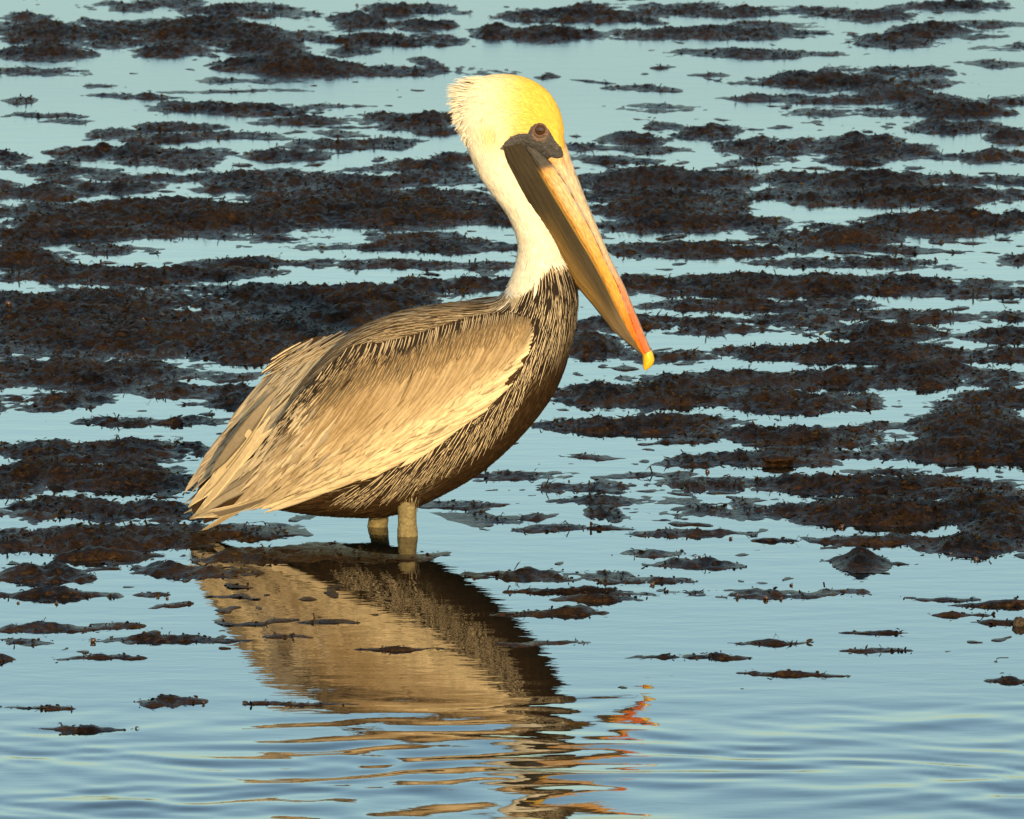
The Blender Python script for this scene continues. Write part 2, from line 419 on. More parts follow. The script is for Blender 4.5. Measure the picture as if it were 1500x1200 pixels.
# one pointed mound (its own thing)
ic = [i for i, p in enumerate(patches) if p[4] and "pointed" in p[4]][0]
gc = G(1262, 826)
rr = np.hypot((X - gc[0]) / 0.046, (Y - gc[1]) / 0.10)
near_c = rr < 1.0
own = np.where(near_c, ic, own); Z = np.where(near_c, np.maximum(Z, 0.0005), Z)
Z = np.where(near_c, Z + (0.024 + 0.012 * vnoise(X * 40, Y * 25, 61)) * np.clip(1 - rr, 0, 1) ** 1.5, Z)
fl = vnoise(X * 15, Y * 13, 81) + 0.55 * vnoise(X * 34, Y * 24, 82) + 0.7 * vnoise(X * 2.2, Y * 1.6, 83)
thr = np.interp(py, [0, 180, 260, 780, 860, 1000, 1070], [.92, .85, .62, .62, .82, 1.02, 1.6])
fleck = (Z < 0) & (fl > thr) & (own != ic)
Z = np.where(fleck, np.clip((fl - thr) * 0.006, 0, 0.0022) + 0.0012 * np.clip(vnoise(X * 60, Y * 40, 84), 0, 1), Z)
own = np.where(fleck, -1, own)
# where the bird stands there is open water
for (lx, ly) in ((0.0, 0.0), (-0.045, 0.10)):
    Z = np.minimum(Z, -0.004 + 0.06 * np.maximum(0, np.hypot(X - lx, (Y - ly) * 0.6) - 0.04))

nX, nY = X.shape
Fc = grid_faces(nX, nY)
zf = Z.ravel()
keep = zf[Fc].max(1) > -0.0015
Fc = Fc[keep]
fo = own.ravel()[Fc[:, 0]]
fo = np.where(fo >= n_flat, fo, -1)
VV = np.stack([X, Y, Z], -1).reshape(-1, 3)

# strands of weed lying over the mounds
def strands(P, n_per, size, seed):
    r = np.random.default_rng(seed)
    idx = r.integers(0, len(P), n_per)
    p = P[idx] + np.stack([r.normal(0, 0.003, n_per), r.normal(0, 0.006, n_per), r.uniform(-0.002, 0.001, n_per)], -1)
    an = r.uniform(0, 2 * np.pi, n_per); L = size * r.uniform(0.5, 1.6, n_per); w = 0.0009 * r.uniform(0.6, 1.7, n_per)
    up = np.where(r.random(n_per) < 0.06, r.uniform(0.3, 0.9, n_per), r.uniform(-0.05, 0.22, n_per)) * L
    d = np.stack([np.cos(an), np.sin(an), 0 * an], -1); s = np.stack([-np.sin(an), np.cos(an), r.normal(0, 0.7, n_per)], -1)
    q1 = p + d * (L * 0.5)[:, None]; q1[:, 2] += up
    q2 = p + d * L[:, None] + s * (L * r.normal(0, 0.25, n_per))[:, None]; q2[:, 2] += up * r.uniform(-0.2, 1.1, n_per)
    V = np.stack([p - s * w[:, None], p + s * w[:, None], q1 - s * w[:, None] * 1.2, q1 + s * w[:, None] * 1.2, q2], 1).reshape(-1, 3)
    b = np.arange(n_per) * 5
    T = np.concatenate([np.stack([b, b + 1, b + 3], -1), np.stack([b, b + 3, b + 2], -1), np.stack([b + 2, b + 3, b + 4], -1)])
    return V, T

def sub(Fs, quads_to_tris=False):
    u, inv = np.unique(Fs.ravel(), return_inverse=True)
    return VV[u], inv.reshape(Fs.shape)

v, f = sub(Fc[fo < 0])
tag(link("mud_flat", mesh_np("mud_flat", v, f), None, [M_MUD]), kind="structure", label="dark wet mud banks strewn with seaweed at low tide")
inview = (v[:, 0] > -1.15) & (v[:, 0] < 1.5) & (v[:, 2] > 0.002) & (v[:, 1] < 8.4)
sv, sf = strands(v[inview], 80000, 0.008, 3)
tag(link("seaweed", mesh_np("seaweed", sv, sf, False), None, [M_WEED]), kind="stuff", label="matted dark seaweed strands covering the mud banks")
def pieces(fs):
    """connected pieces of a set of faces, largest first; crumbs are dropped"""
    par = {}
    def find(a):
        while par[a] != a:
            par[a] = par[par[a]]; a = par[a]
        return a
    for q in fs.tolist():
        for a in q: par.setdefault(a, a)
        r0 = find(q[0])
        for a in q[1:]: par[find(a)] = r0
    key = np.array([find(q[0]) for q in fs.tolist()]) if len(fs) else np.zeros(0)
    out_ = [fs[key == k_] for k_ in np.unique(key)]
    out_ = sorted((p_ for p_ in out_ if len(p_) >= 45), key=len, reverse=True)
    return out_[:1] if len(out_) < 2 or len(out_[1]) < 0.25 * len(out_[0]) else out_[:2]

for i in range(n_flat, len(patches)):
  for fs in pieces(Fc[fo == i])[:1 if patches[i][4] else 2]:
    v, f = sub(fs)
    lab = patches[i][4]
    f3 = np.concatenate([f[:, [0, 1, 2]], f[:, [0, 2, 3]]])
    top = v[v[:, 2] > -0.001]
    if len(top) > 3:
        sv, sf = strands(top, int(min(900, 12 + len(top) * 0.15)), 0.006, i)
        V2 = np.concatenate([v, sv]); F2 = np.concatenate([f3, sf + len(v)])
        mi = np.concatenate([np.zeros(len(f3)), np.ones(len(sf))])
    else:
        V2, F2, mi = v, f3, np.zeros(len(f3))
    c0 = np.array([V2[:, 0].mean(), V2[:, 1].mean(), 0.0])
    o = link("mud_mound" if "mound" in lab else "seaweed_clump", mesh_np("seaweed_clump", V2 - c0, F2, True, mat_idx=mi), None, [M_MUD, M_WEED])
    o.location = c0
    if lab: tag(o, lab, "mud mound" if "mound" in lab else "seaweed")
    else:
        xc, yc = 0.5 * (patches[i][0] + patches[i][1]), patches[i][2]
        if 390 < xc < 640 and yc > 900: lab = "thin seaweed streak lying in the pelican's golden wing reflection"
        elif xc < 250 and yc > 1000: lab = "small seaweed clump in open water where ripples begin, tail side of reflection"
        elif xc < 250 and yc > 900: lab = "low seaweed clump in open water beside the tail end of the reflection"
        elif xc < 400: lab = "dark seaweed clump in shallow water just off the bank below the tail"
        elif xc > 1220 and yc > 860: lab = "sparse seaweed scrap in open water beyond the long seaweed strip"
        elif yc > 920: lab = "low seaweed clump in open water around the orange bill reflection"
        elif yc > 830: lab = "seaweed clump between the breast's reflection and the long seaweed strip"
        elif xc > 890: lab = "small seaweed clump in open water between long strip and mud bank"
        else: lab = "small seaweed clump in open water in front of the pelican's breast"
        tag(o, lab, "seaweed", lab.split(" in ")[0].split(" between")[0].split(" lying")[0] + "s, " + ("tail side" if xc < 640 else "breast side"))

# ================================================================== PELICAN
YM = 0.05                                    # the bird's middle plane
bird = bpy.data.objects.new("pelican", None); col.objects.link(bird)
bird.location = (0, YM, 0)
tag(bird, "brown pelican with yellow crown and long bill standing in shallow water", "pelican")

def part(name, V, F, mat, parent=None, **kw):
    """a mesh whose vertices are given in world space, stored relative to the bird's base"""
    me = mesh_np(name, np.asarray(V) - np.array([0, YM, 0]), F, **kw)
    return link(name, me, parent or bird, [mat])

# ---- trunk, neck and head: one lofted surface. dorsal px, ventral px, half width
ST = np.array([
 (340, 706, 352, 730, .012), (392, 640, 398, 742, .050), (446, 560, 455, 751, .085), (508, 497, 515, 755, .105), (568, 466, 575, 752, .113),
 (630, 451, 640, 726, .116), (682, 445, 705, 688, .114), (712, 442, 764, 634, .106), (731, 435, 812, 570, .092), (744, 419, 836, 502, .073),
 (752, 401, 845, 443, .056), (757, 384, 838, 402, .045), (760, 362, 825, 375, .038), (755, 338, 815, 347, .035), (742, 311, 802, 317, .033),
 (722, 284, 786, 287, .032), (704, 258, 773, 254, .033), (691, 230, 767, 232, .035), (681, 200, 768, 222, .037), (672, 163, 774, 220, .039),
 (682, 127, 784, 221, .040), (720, 111, 795, 228, .039), (765, 114, 804, 236, .037), (799, 133, 812, 241, .033), (818, 162, 819, 241, .029), (826, 198, 826, 236, .019)], float)
DOR = W(ST[:, 0], ST[:, 1], YM); VEN = W(ST[:, 2], ST[:, 3], YM)
CEN = (DOR + VEN) / 2; HAX = (DOR - VEN) / 2; HWD = ST[:, 4]
NS = len(ST)

def crom(A, t):
    t = np.clip(t, 0, NS - 1.0001); i = np.floor(t).astype(int); f = t - i
    p0 = A[np.maximum(i - 1, 0)]; p1 = A[i]; p2 = A[np.minimum(i + 1, NS - 1)]; p3 = A[np.minimum(i + 2, NS - 1)]
    if A.ndim > 1: f = f[..., None]
    return 0.5 * (2 * p1 + (p2 - p0) * f + (2 * p0 - 5 * p1 + 4 * p2 - p3) * f * f + (3 * p1 - p0 - 3 * p2 + p3) * f ** 3)

def S(t, th):
    c = crom(CEN, t); h = crom(HAX, t); w = crom(HWD, t)
    p = c + h * np.cos(th)[..., None]
    p = p.copy(); p[..., 1] -= w * np.sin(th)
    return p

def SN(t, th):
    e = 0.02
    a = S(np.minimum(t + e, NS - 1.001), th) - S(np.maximum(t - e, 0), th); b = S(t, th + e) - S(t, th - e)
    n = np.cross(a, b); n /= np.linalg.norm(n, axis=-1, keepdims=True) + 1e-12
    d = S(t, th) - crom(CEN, t)
    return n * np.sign((n * d).sum(-1, keepdims=True) + 1e-12), a, b

# plumage colours by place on the bird (side view coordinates)
WHITE = np.array([.58, .525, .43]); YEL = np.array([.57, .375, .070]); BLACK = np.array([.016, .011, .008]); CREAM = np.array([.56, .44, .28])
TAN = np.array([.25, .168, .086]); PALE = np.array([.54, .425, .265]); BROWN = np.array([.024, .0135, .0065]); GREY = np.array([.29, .235, .18])
NECKX = [690, 716, 740, 762, 782, 802, 818, 860]; NECKY = [450, 446, 442, 434, 414, 390, 388, 400]
def lerp(a, b, f): return a + (b - a) * f[..., None]

def plumage(P):
    x, y = PIX(P[..., 0], 0 * P[..., 1] + YM, P[..., 2])
    n = P.shape[:-1]
    jit = rng.normal(0, 1, n)
    cen = np.broadcast_to(CREAM, (*n, 3)).copy(); edg = np.broadcast_to(BLACK, (*n, 3)).copy()
    # below: the dark brown belly
    d = (x - 842) * 0.80 + (y - 470) * 0.60 + (np.clip(x - 600, -400, 300) - 240) * -0.30   # grows down and forward
    belly = sstep(-6, 42, (y - np.interp(x, [370, 560, 620, 700, 740, 790, 830, 850], [690, 700, 690, 632, 572, 508, 460, 432])) + 6 * jit)
    hi = sstep(470, 390, y)
    cen = lerp(cen, np.broadcast_to(np.array([.33, .26, .18]), cen.shape), 0.5 * hi * (rng.random(n) < 0.5))
    cen = lerp(cen, np.broadcast_to(BROWN * 1.7, cen.shape), belly)
    edg = lerp(edg, np.broadcast_to(BROWN * 0.8, edg.shape), belly)
    dk = (rng.random(n) < 0.14 + 0.18 * hi)
    cen = np.where(dk[..., None], edg * 1.5, cen)
    white = ((y + 2.5 * jit + 9) < np.interp(x, NECKX, NECKY)) & (x > 655)
    wcol = np.broadcast_to(WHITE, cen.shape)
    f = sstep(706, 768, x + 4 * jit) * sstep(226, 205, y) * (0.45 + 0.55 * sstep(720, 790, x)) + 0.18 * sstep(735, 690, np.abs(x - 720) + 690) * sstep(215, 150, y)
    f = np.maximum(f, sstep(745, 800, x) * sstep(240, 215, y))
    f = f * (1 - 0.45 * np.exp(-((x - 728) ** 2 + (y - 178) ** 2) / 500.0)) + 0.5 * np.exp(-((x - 716) ** 2 + (y - 190) ** 2) / 260.0)
    wcol = lerp(wcol, np.broadcast_to(YEL, cen.shape), np.clip(f, 0, 1))
    cen = np.where(white[..., None], wcol, cen); edg = np.where(white[..., None], wcol * 0.93, edg)
    return cen * (1 + 0.11 * jit[..., None]), edg

tt = np.linspace(0, NS - 1.001, 260); ht = np.linspace(0, 2 * np.pi, 64, endpoint=False)
T, H = np.meshgrid(tt, ht, indexing='ij')
BV = S(T, H)
BF = grid_faces(260, 64, True)
nB = 260 * 64
caps = np.array([S(np.array([0.0]), np.array([0.0]))[0] * .5 + S(np.array([0.0]), np.array([np.pi]))[0] * .5,
                 S(np.array([NS - 1.001]), np.array([0.0]))[0] * .5 + S(np.array([NS - 1.001]), np.array([np.pi]))[0] * .5])
kk = np.arange(64); k2 = (kk + 1) % 64
capf = np.concatenate([np.stack([kk, k2, np.full(64, nB), np.full(64, nB)], -1), np.stack([k2 + 259 * 64, kk + 259 * 64, np.full(64, nB + 1), np.full(64, nB + 1)], -1)])
V_body = np.concatenate([BV.reshape(-1, 3), caps])
bc, be = plumage(V_body)
F_body = BF
me = mesh_np("body", V_body - np.array([0, YM, 0]), F_body, attrs={"cen": bc * 0.5 + be * 0.5})
bodyo = link("body", me, bird, [M_BODY])
bvh = BVHTree.FromPolygons([tuple(p) for p in V_body], [tuple(f) for f in F_body.tolist()])

# ---- feathers: bent blades laid along a path
def blades(P, N, half, prof, camber=0.0006):
    """P, N: (K+1, n, 3); half: (n,); prof (K+1,). Returns V, F, uv, feather index"""
    K1, n = P.shape[:2]
    Tn = np.gradient(P, axis=0); Tn /= np.linalg.norm(Tn, axis=-1, keepdims=True) + 1e-12
    B = np.cross(N, Tn); B /= np.linalg.norm(B, axis=-1, keepdims=True) + 1e-12
    w = np.asarray(prof)[:, None] * half[None]
    L = P - B * w[..., None] - N * camber; R = P + B * w[..., None] - N * camber
    V = np.stack([L, P, R], 2)                      # K1, n, 3, xyz
    V = V.transpose(1, 0, 2, 3).reshape(-1, 3)
    uv = np.zeros((n, K1, 3, 2)); uv[..., 0] = np.array([-1, 0, 1]); uv[..., 1] = np.linspace(0, 1, K1)[None, :, None]
    base = np.arange(n)[:, None, None] * (K1 * 3)
    k = np.arange(K1 - 1)[None, :, None] * 3; s = np.arange(2)[None, None, :]
    a = base + k + s
    F = np.stack([a, a + 1, a + 4, a + 3], -1).reshape(-1, 4)
    return V, F, uv.reshape(-1, 2), np.repeat(np.arange(n), K1 * 3)

PROF5 = np.array([0.55, 0.95, 1.0, 0.72, 0.06]); PROF4 = np.array([0.6, 1.0, 0.75, 0.05])

def body_feathers(t, th, L, half, lift, prof, cols=None, dth=0.0, back=0.0):
    """feathers lying on the trunk, pointing tailwards; lift = (root, tip)"""
    K1 = len(prof); n = len(t)
    P = np.zeros((K1, n, 3)); N = np.zeros((K1, n, 3))
    tc = t.copy(); hc = th.copy()
    for k in range(K1):
        nn, a, b = SN(tc, hc)
        N[k] = nn
        P[k] = S(tc, hc) + nn * (lift[0] + (lift[1] - lift[0]) * (k / (K1 - 1)) ** 1.3)[..., None] if np.ndim(lift[1]) else S(tc, hc) + nn * (lift[0] + (lift[1] - lift[0]) * (k / (K1 - 1)) ** 1.3)
        g = np.maximum(np.linalg.norm(a, axis=-1) / 0.04, 0.008)
        tc = np.maximum(tc - np.minimum(L / (K1 - 1) / g, 0.9), 0.0); hc = hc + dth * L / (K1 - 1)
    V, F, uv, fi = blades(P, N, half, prof)
    c, e = plumage(P[0]) if cols is None else cols(P[0])
    return V, F, uv, c[fi], e[fi]

def sample_body(n, t0, t1, th0, th1):
    """roughly even points on the trunk"""
    t = rng.uniform(t0, t1, n * 4); th = rng.uniform(th0, th1, n * 4)
    nn, a, b = SN(t, th)
    A = np.linalg.norm(np.cross(a, b), axis=-1); A = np.minimum(A, np.quantile(A, 0.95))
    keep = rng.random(n * 4) < A / A.max()
    return t[keep][:n], th[keep][:n]

def feather_obj(name, sets, mat, parent, kind="stuff"):
    V = []; F = []; U = []; C = []; Ed = []; off = 0
    for v, f, u, c, e in sets:
        V.append(v); F.append(f + off); U.append(u); C.append(c); Ed.append(e); off += len(v)
    o = part(name, np.concatenate(V), np.concatenate(F), mat, parent, attrs={"cen": np.clip(np.concatenate(C), 0, 1), "edg": np.clip(np.concatenate(Ed), 0, 1)}, uv=np.concatenate(U))
    if kind: o["kind"] = kind
    return o

def uni(n, a, b): return rng.uniform(a, b, n)

FACE = np.array([(733, 214), (741, 203), (748, 196), (760, 192), (774, 191), (778, 182), (784, 178), (793, 177), (802, 185), (812, 202), (821, 214), (824, 226),
                 (815, 234), (807, 240), (798, 236), (790, 229), (778, 228), (771, 224), (764, 214), (756, 212), (745, 217)], float)
def inside(poly, x, y):
    c = np.zeros(np.shape(x), bool)
    for i in range(len(poly)):
        x1, y1 = poly[i]; x2, y2 = poly[i - 1]
        c ^= ((y1 > y) != (y2 > y)) & (x < (x2 - x1) * (y - y1) / (y2 - y1 + 1e-9) + x1)
    return c

# neck and head down
t, th = sample_body(9000, 9.6, 18.5, 0, 2 * np.pi)
p0 = S(t, th); x, y = PIX(p0[:, 0], YM, p0[:, 2])
k = y < np.interp(x, NECKX, NECKY) - 9; t, th = t[k], th[k]
neck = body_feathers(t, th, uni(len(t), .010, .019), uni(len(t), .0009, .0016), (0.0, .0022), PROF4)
t, th = sample_body(9000, 18.2, 25.6, 0, 2 * np.pi)
p0 = S(t, th); x, y = PIX(p0[:, 0], YM, p0[:, 2])
k = ~inside(FACE, x, y) & ~inside(FACE, x - 5, y + 1) & (y < 217); t, th = t[k], th[k]
head = body_feathers(t, th, uni(len(t), .008, .014), uni(len(t), .0008, .0014), (0.0, .0020), PROF4)
def crest_set(n, black, seed):
    """shaggy nape crest: straight wisps standing off backwards"""
    r = np.random.default_rng(seed)
    t = r.uniform(17.6, 20.9, n) if not black else r.uniform(19.6, 21.5, n); th = r.normal(0, 0.40, n)
    p = S(t, th); nn, a, b = SN(t, th); a = -a / np.linalg.norm(a, axis=-1, keepdims=True)
    rise = np.interp(t, [17.5, 18.5, 19.5, 20.3, 21], [.35, .75, .95, .55, .2])
    d = a * (1.15 - rise)[:, None] + nn * rise[:, None] + r.normal(0, .10, (n, 3)) + np.array([-.25, 0, 0.05])
    d /= np.linalg.norm(d, axis=-1, keepdims=True); L = r.uniform(.007, .024, n) * np.interp(t, [17.5, 19.2, 20.2, 21.5], [.2, .9, 1.45, 1.0])
    K1 = 4; P = np.zeros((K1, n, 3)); N = np.zeros((K1, n, 3))
    for k in range(K1):
        q_ = k / (K1 - 1)
        P[k] = p - nn * .002 + d * (L * q_)[:, None] + np.array([0, 0, -.003]) * q_ * q_
        N[k] = np.array([0, -1.0, .15])
    V, F, uv, fi = blades(P, N, r.uniform(.0005, .0011, n), PROF4)
    c, e = plumage(p - np.array([0.004, 0, 0]))
    if black: c = np.tile(BLACK, (n, 1)); e = c
    return V, F, uv, c[fi], e[fi]
crest = crest_set(750, False, 3); blk = crest_set(16, True, 4)
feather_obj("head_and_neck_down", [neck, head, crest, blk], M_DOWN, bodyo)

# streaked lower neck and breast
t, th = sample_body(5600, 5.2, 11.6, 0.35, 2 * np.pi - 0.35)
p0 = S(t, th); x, y = PIX(p0[:, 0], YM, p0[:, 2])
k = (y > np.interp(x, NECKX, NECKY) - 10); t, th = t[k], th[k]; y = y[k]
Lb = np.interp(y, [390, 480, 640], [.032, .044, .052]) * uni(len(t), .8, 1.2)
breast = body_feathers(t, th, Lb, np.interp(y, [390, 480, 640], [.0023, .0028, .0034]) * uni(len(t), .8, 1.2), (0.0, .0030), PROF5)
feather_obj("breast_feathers", [breast], M_LINE, bodyo)
# belly
t, th = sample_body(8000, 0.2, 8.4, 1.3, 2 * np.pi - 1.3)
belly = body_feathers(t, th, uni(len(t), .018, .036), uni(len(t), .0010, .0022), (-.0005, .0034), PROF4,
    cols=lambda P: (lerp(np.tile(BROWN * .7, (len(P), 1)), np.tile(np.array([.075, .042, .018]), (len(P), 1)), rng.random(len(P)) ** 2), np.tile(BROWN * .6, (len(P), 1))))
feather_obj("belly_feathers", [belly], M_DOWN, bodyo)
# back and scapulars
t, th = sample_body(1500, 2.2, 8.8, -1.15, 1.15)
def backcol(P):
    n = len(P); r = rng.random(n)
    return lerp(np.tile(TAN * 1.0, (n, 1)), np.tile(PALE * .92, (n, 1)), r), lerp(np.tile(BLACK * 1.5, (n, 1)), np.tile(TAN * .5, (n, 1)), rng.random(n) ** 1.6)
back = body_feathers(t, th, uni(len(t), .040, .078), uni(len(t), .0030, .0050), (0.0, .0045), PROF5, cols=backcol, dth=0.0)
feather_obj("back_feathers", [back], M_STRIPE, bodyo)

# ---- wings: patches between an upper and a lower outline
class Patch:
    def __init__(s, up, lo, yf, x0, x1, y0, y1, step=2.0, nu=240, nv=120):
        up = np.array(up, float); lo = np.array(lo, float)
        s.u = np.linspace(0, 1, nu); s.v = np.linspace(0, 1, nv)
        def rs(c):
            k = np.linspace(0, 1, len(c)); o = np.stack([np.interp(s.u, k, c[:, i]) for i in (0, 1)], -1)
            ker = np.ones(15) / 15
            q = np.pad(o, ((7, 7), (0, 0)), mode='reflect', reflect_type='odd')
            return np.stack([np.convolve(q[:, i], ker, 'valid') for i in (0, 1)], -1)
        U, L = rs(up), rs(lo)
        vv = s.v[None, :, None]
        s.P = U[:, None] * (1 - vv) + L[:, None] * vv
        uu, vg = np.meshgrid(s.u, s.v, indexing='ij')
        s.Y = yf(uu, vg, s.P)
        s.x0, s.y0, s.step = x0, y0, step
        w = int((x1 - x0) / step) + 1; h = int((y1 - y0) / step) + 1
        acc = np.zeros((4, w, h))
        ix = np.clip(((s.P[..., 0] - x0) / step).round().astype(int), 0, w - 1); iy = np.clip(((s.P[..., 1] - y0) / step).round().astype(int), 0, h - 1)
        for c, val in enumerate((np.ones_like(uu), uu, vg, s.Y)):
            np.add.at(acc[c], (ix, iy), val)
        m = acc[0] > 0
        M = np.where(m, acc[1:] / np.maximum(acc[0], 1), 0)
        s.mask0 = m.copy()
        for _ in range(70):                     # grow outwards
            if m.all(): break
            num = np.zeros_like(M); cnt = np.zeros(m.shape)
            for dx_, dy_ in ((1, 0), (-1, 0), (0, 1), (0, -1)):
                sm = np.roll(m, (dx_, dy_), (0, 1)); num += np.roll(M, (dx_, dy_), (1, 2)) * sm; cnt += sm
            new = (~m) & (cnt > 0)
            M = np.where(new, num / np.maximum(cnt, 1), M); m = m | new
        for _ in range(6):
            Pd = np.pad(M, ((0, 0), (1, 1), (1, 1)), mode='edge')
            M = (Pd[:, 1:-1, 1:-1] * 4 + Pd[:, 2:, 1:-1] + Pd[:, :-2, 1:-1] + Pd[:, 1:-1, 2:] + Pd[:, 1:-1, :-2]) / 8
        s.M = M; s.w, s.h = w, h
    def look(s, x, y):
        fx = np.clip((x - s.x0) / s.step, 0, s.w - 1.01); fy = np.clip((y - s.y0) / s.step, 0, s.h - 1.01)
        i = fx.astype(int); j = fy.astype(int); a = fx - i; b = fy - j
        M = s.M
        return M[:, i, j] * (1 - a) * (1 - b) + M[:, i + 1, j] * a * (1 - b) + M[:, i, j + 1] * (1 - a) * b + M[:, i + 1, j + 1] * a * b
    def inside(s, x, y):
        i = np.clip(((x - s.x0) / s.step).round().astype(int), 0, s.w - 1); j = np.clip(((y - s.y0) / s.step).round().astype(int), 0, s.h - 1)
        return s.mask0[i, j]
    def normal(s, x, y):
        e = 5.0
        gx_ = (s.look(x + e, y)[2] - s.look(x - e, y)[2]) / (2 * e) * 1000; gy_ = (s.look(x, y + e)[2] - s.look(x, y - e)[2]) / (2 * e) * 1000
        n = np.stack([gx_, -np.ones_like(gx_), -gy_], -1)
        return n / np.linalg.norm(n, axis=-1, keepdims=True)
    def mesh(s, du=2, dv=2, lift=-0.002):
        P = s.P[::du, ::dv]; Yv = s.look(P[..., 0], P[..., 1])[2]
        V = W(P[..., 0], P[..., 1], Yv) + s.normal(P[..., 0], P[..., 1]) * lift
        return V.reshape(-1, 3), grid_faces(P.shape[0], P.shape[1])
    def feathers(s, x, y, ang, L, half, lift, prof, colf, angf=None, curl=0.0):
        """x, y root px; ang(u, v) degrees off vertical towards the tail; lengths in px (= mm)"""
        K1 = len(prof); n = len(x)
        P = np.zeros((K1, n, 3)); N = np.zeros((K1, n, 3)); cx, cy = x.copy(), y.copy()
        jit = rng.normal(0, 2.0, n); rr_ = rng.random(n); CC = np.zeros((K1, n, 3)); EE = np.zeros((K1, n, 3))
        for k in range(K1):
            u, v, Yv = s.look(cx, cy); N[k] = s.normal(cx, cy)
            CC[k], EE[k] = colf(u, v, rr_, k / (K1 - 1))
            P[k] = W(cx, cy, Yv) + N[k] * (np.broadcast_to(lift[0] + (np.asarray(lift[1]) - lift[0]) * (k / (K1 - 1)) ** 1.2, (n,)))[:, None]
            a = np.radians((ang if not callable(ang) else ang(u, v)) + jit)
            cx = cx - np.sin(a) * L / (K1 - 1); cy = cy + np.cos(a) * L / (K1 - 1)
        V, F, uv, fi = blades(P, N, half / 1000.0, prof, 0.0009)
        c3 = np.repeat(CC.transpose(1, 0, 2)[:, :, None], 3, 2).reshape(-1, 3); e3 = np.repeat(EE.transpose(1, 0, 2)[:, :, None], 3, 2).reshape(-1, 3)
        return V, F, uv, c3, e3

def body_y(P):
    """near surface of the trunk behind each px, or a large value where the trunk is not behind"""
    out = np.full(P.shape[:2], 9.0)
    for i in range(0, P.shape[0], 2):
        for j in range(P.shape[1]):
            a = W(P[i, j, 0], P[i, j, 1], YM); a = Vector((a[0], -1.0, a[2]))
            h = bvh.ray_cast(a, Vector((0, 1, 0)))
            out[i:i + 2, j] = h[0].y if h[0] is not None else 9.0
    return out

UPN = [(776, 463), (752, 456), (700, 460), (650, 475), (600, 492), (555, 502), (514, 504), (470, 545), (430, 592), (390, 645), (345, 700), (294, 766)]
LON = [(783, 486), (774, 520), (752, 560), (722, 593), (690, 614), (650, 640), (600, 671), (550, 694), (500, 710), (440, 727), (370, 744), (296, 770)]
def y_near(u, v, P):
    dome = 0.072 + 0.060 * np.sin(np.pi * np.clip(v * 0.80 + 0.12, 0, 1))
    yo = -dome * np.interp(u, [0, .06, .2, .55, .75, 1.0], [.80, .92, 1.0, 1.0, .82, .30])
    return np.minimum(YM + yo, body_y(P) - 0.012)
near = Patch(UPN, LON, y_near, 240, 820, 430, 800)
wing = bpy.data.objects.new("wing", None); col.objects.link(wing); wing.parent = bird
v, f = near.mesh()
part("wing_surface", v, f, M_BODY, wing, attrs={"cen": np.tile(BROWN * 1.6, (len(v), 1))})

def ang_near(u, v):
    a = np.interp(v, [0, .12, .45, .75, .92, 1.05], [10, 15, 27, 44, 60, 66])
    return a + np.interp(u, [0, .40, .58, .75, 1.0], [-6, 0, 15, 24, 30]) * np.clip(1.1 - v, 0, 1)

def jgrid(sx, sy, x0=270, x1=800, y0=440, y1=780):
    a, b = np.meshgrid(np.arange(x0, x1, sx), np.arange(y0, y1, sy), indexing='ij')
    b = b + (np.arange(a.shape[0]) % 2)[:, None] * sy / 2
    a = (a + rng.normal(0, sx * .22, a.shape)).ravel(); b = (b + rng.normal(0, sy * .22, b.shape)).ravel()
    return a, b

def pick(patch, sx, sy, v0, v1, u0=-1, u1=2):
    x, y = jgrid(sx, sy); k = patch.inside(x, y); x, y = x[k], y[k]
    u, v, _ = patch.look(x, y); k = (v >= v0) & (v < v1) & (u > u0) & (u < u1)
    return x[k], y[k], u[k], v[k]

def bc_(a, n): return np.tile(np.asarray(a, float), (n, 1))
def ground_tone(u, v, r):
    """overall tone of the folded wing: brown-grey above, silvery cream towards the lower edge"""
    n = len(u)
    k = np.clip(np.interp(v, [0, .3, .5, .7, .88, 1.1], [.16, .06, .10, .34, .90, .9]) + (r - .5) * .34, 0, 1)
    c = lerp(bc_(TAN * .92, n), bc_(PALE * 1.06, n), k)
    return lerp(c, bc_(GREY * .95, n), np.clip((u - .70) * 2.2, 0, .55))
def col_lesser(u, v, r, k):
    n = len(u); c = ground_tone(u, v, r)
    c = lerp(c, bc_(CREAM * .95, n), np.clip(1 - v / .2, 0, 1) * .7)
    dark = np.clip(1.45 - v / (.15 + .12 * r) + .25 * np.exp(-((u - .47) / .07) ** 2), 0, 1)
    e = lerp(c * .5, bc_(BLACK, n), dark)
    return np.where((r > .60)[:, None], lerp(c, e, dark * .95), c), e
def col_median(u, v, r, k):
    c = ground_tone(u, v, r)
    return c * (1.08 - .16 * k), c * (.60 + .22 * np.clip(v, 0, 1))[:, None] * np.where(r < .08, .65, 1.0)[:, None]
def col_greater(u, v, r, k):
    c = ground_tone(u, v, r) * (.82 + .30 * ((r * 9.1) % 1.0))[:, None]
    return c, c * (.42 + .40 * r[:, None]) * (1 - .25 * np.clip((u - .6) * 3, 0, 1))[:, None]
def col_flight(u, v, r, k):
    n = len(u)
    c = lerp(bc_(GREY * .42, n), bc_(PALE * .78, n), r) * (1.1 - .35 * k)
    return c, np.where(((r * 5.7) % 1.0 < .4)[:, None], c * .35, lerp(c, bc_(PALE * .95, n), np.full(n, .75)))
def col_tert(u, v, r, k):
    n = len(u); c = lerp(bc_(GREY * .75, n), bc_(PALE * .85, n), r)
    return c, lerp(bc_(BROWN * 1.5, n), bc_(PALE * .7, n), (r * 7.3) % 1.0)

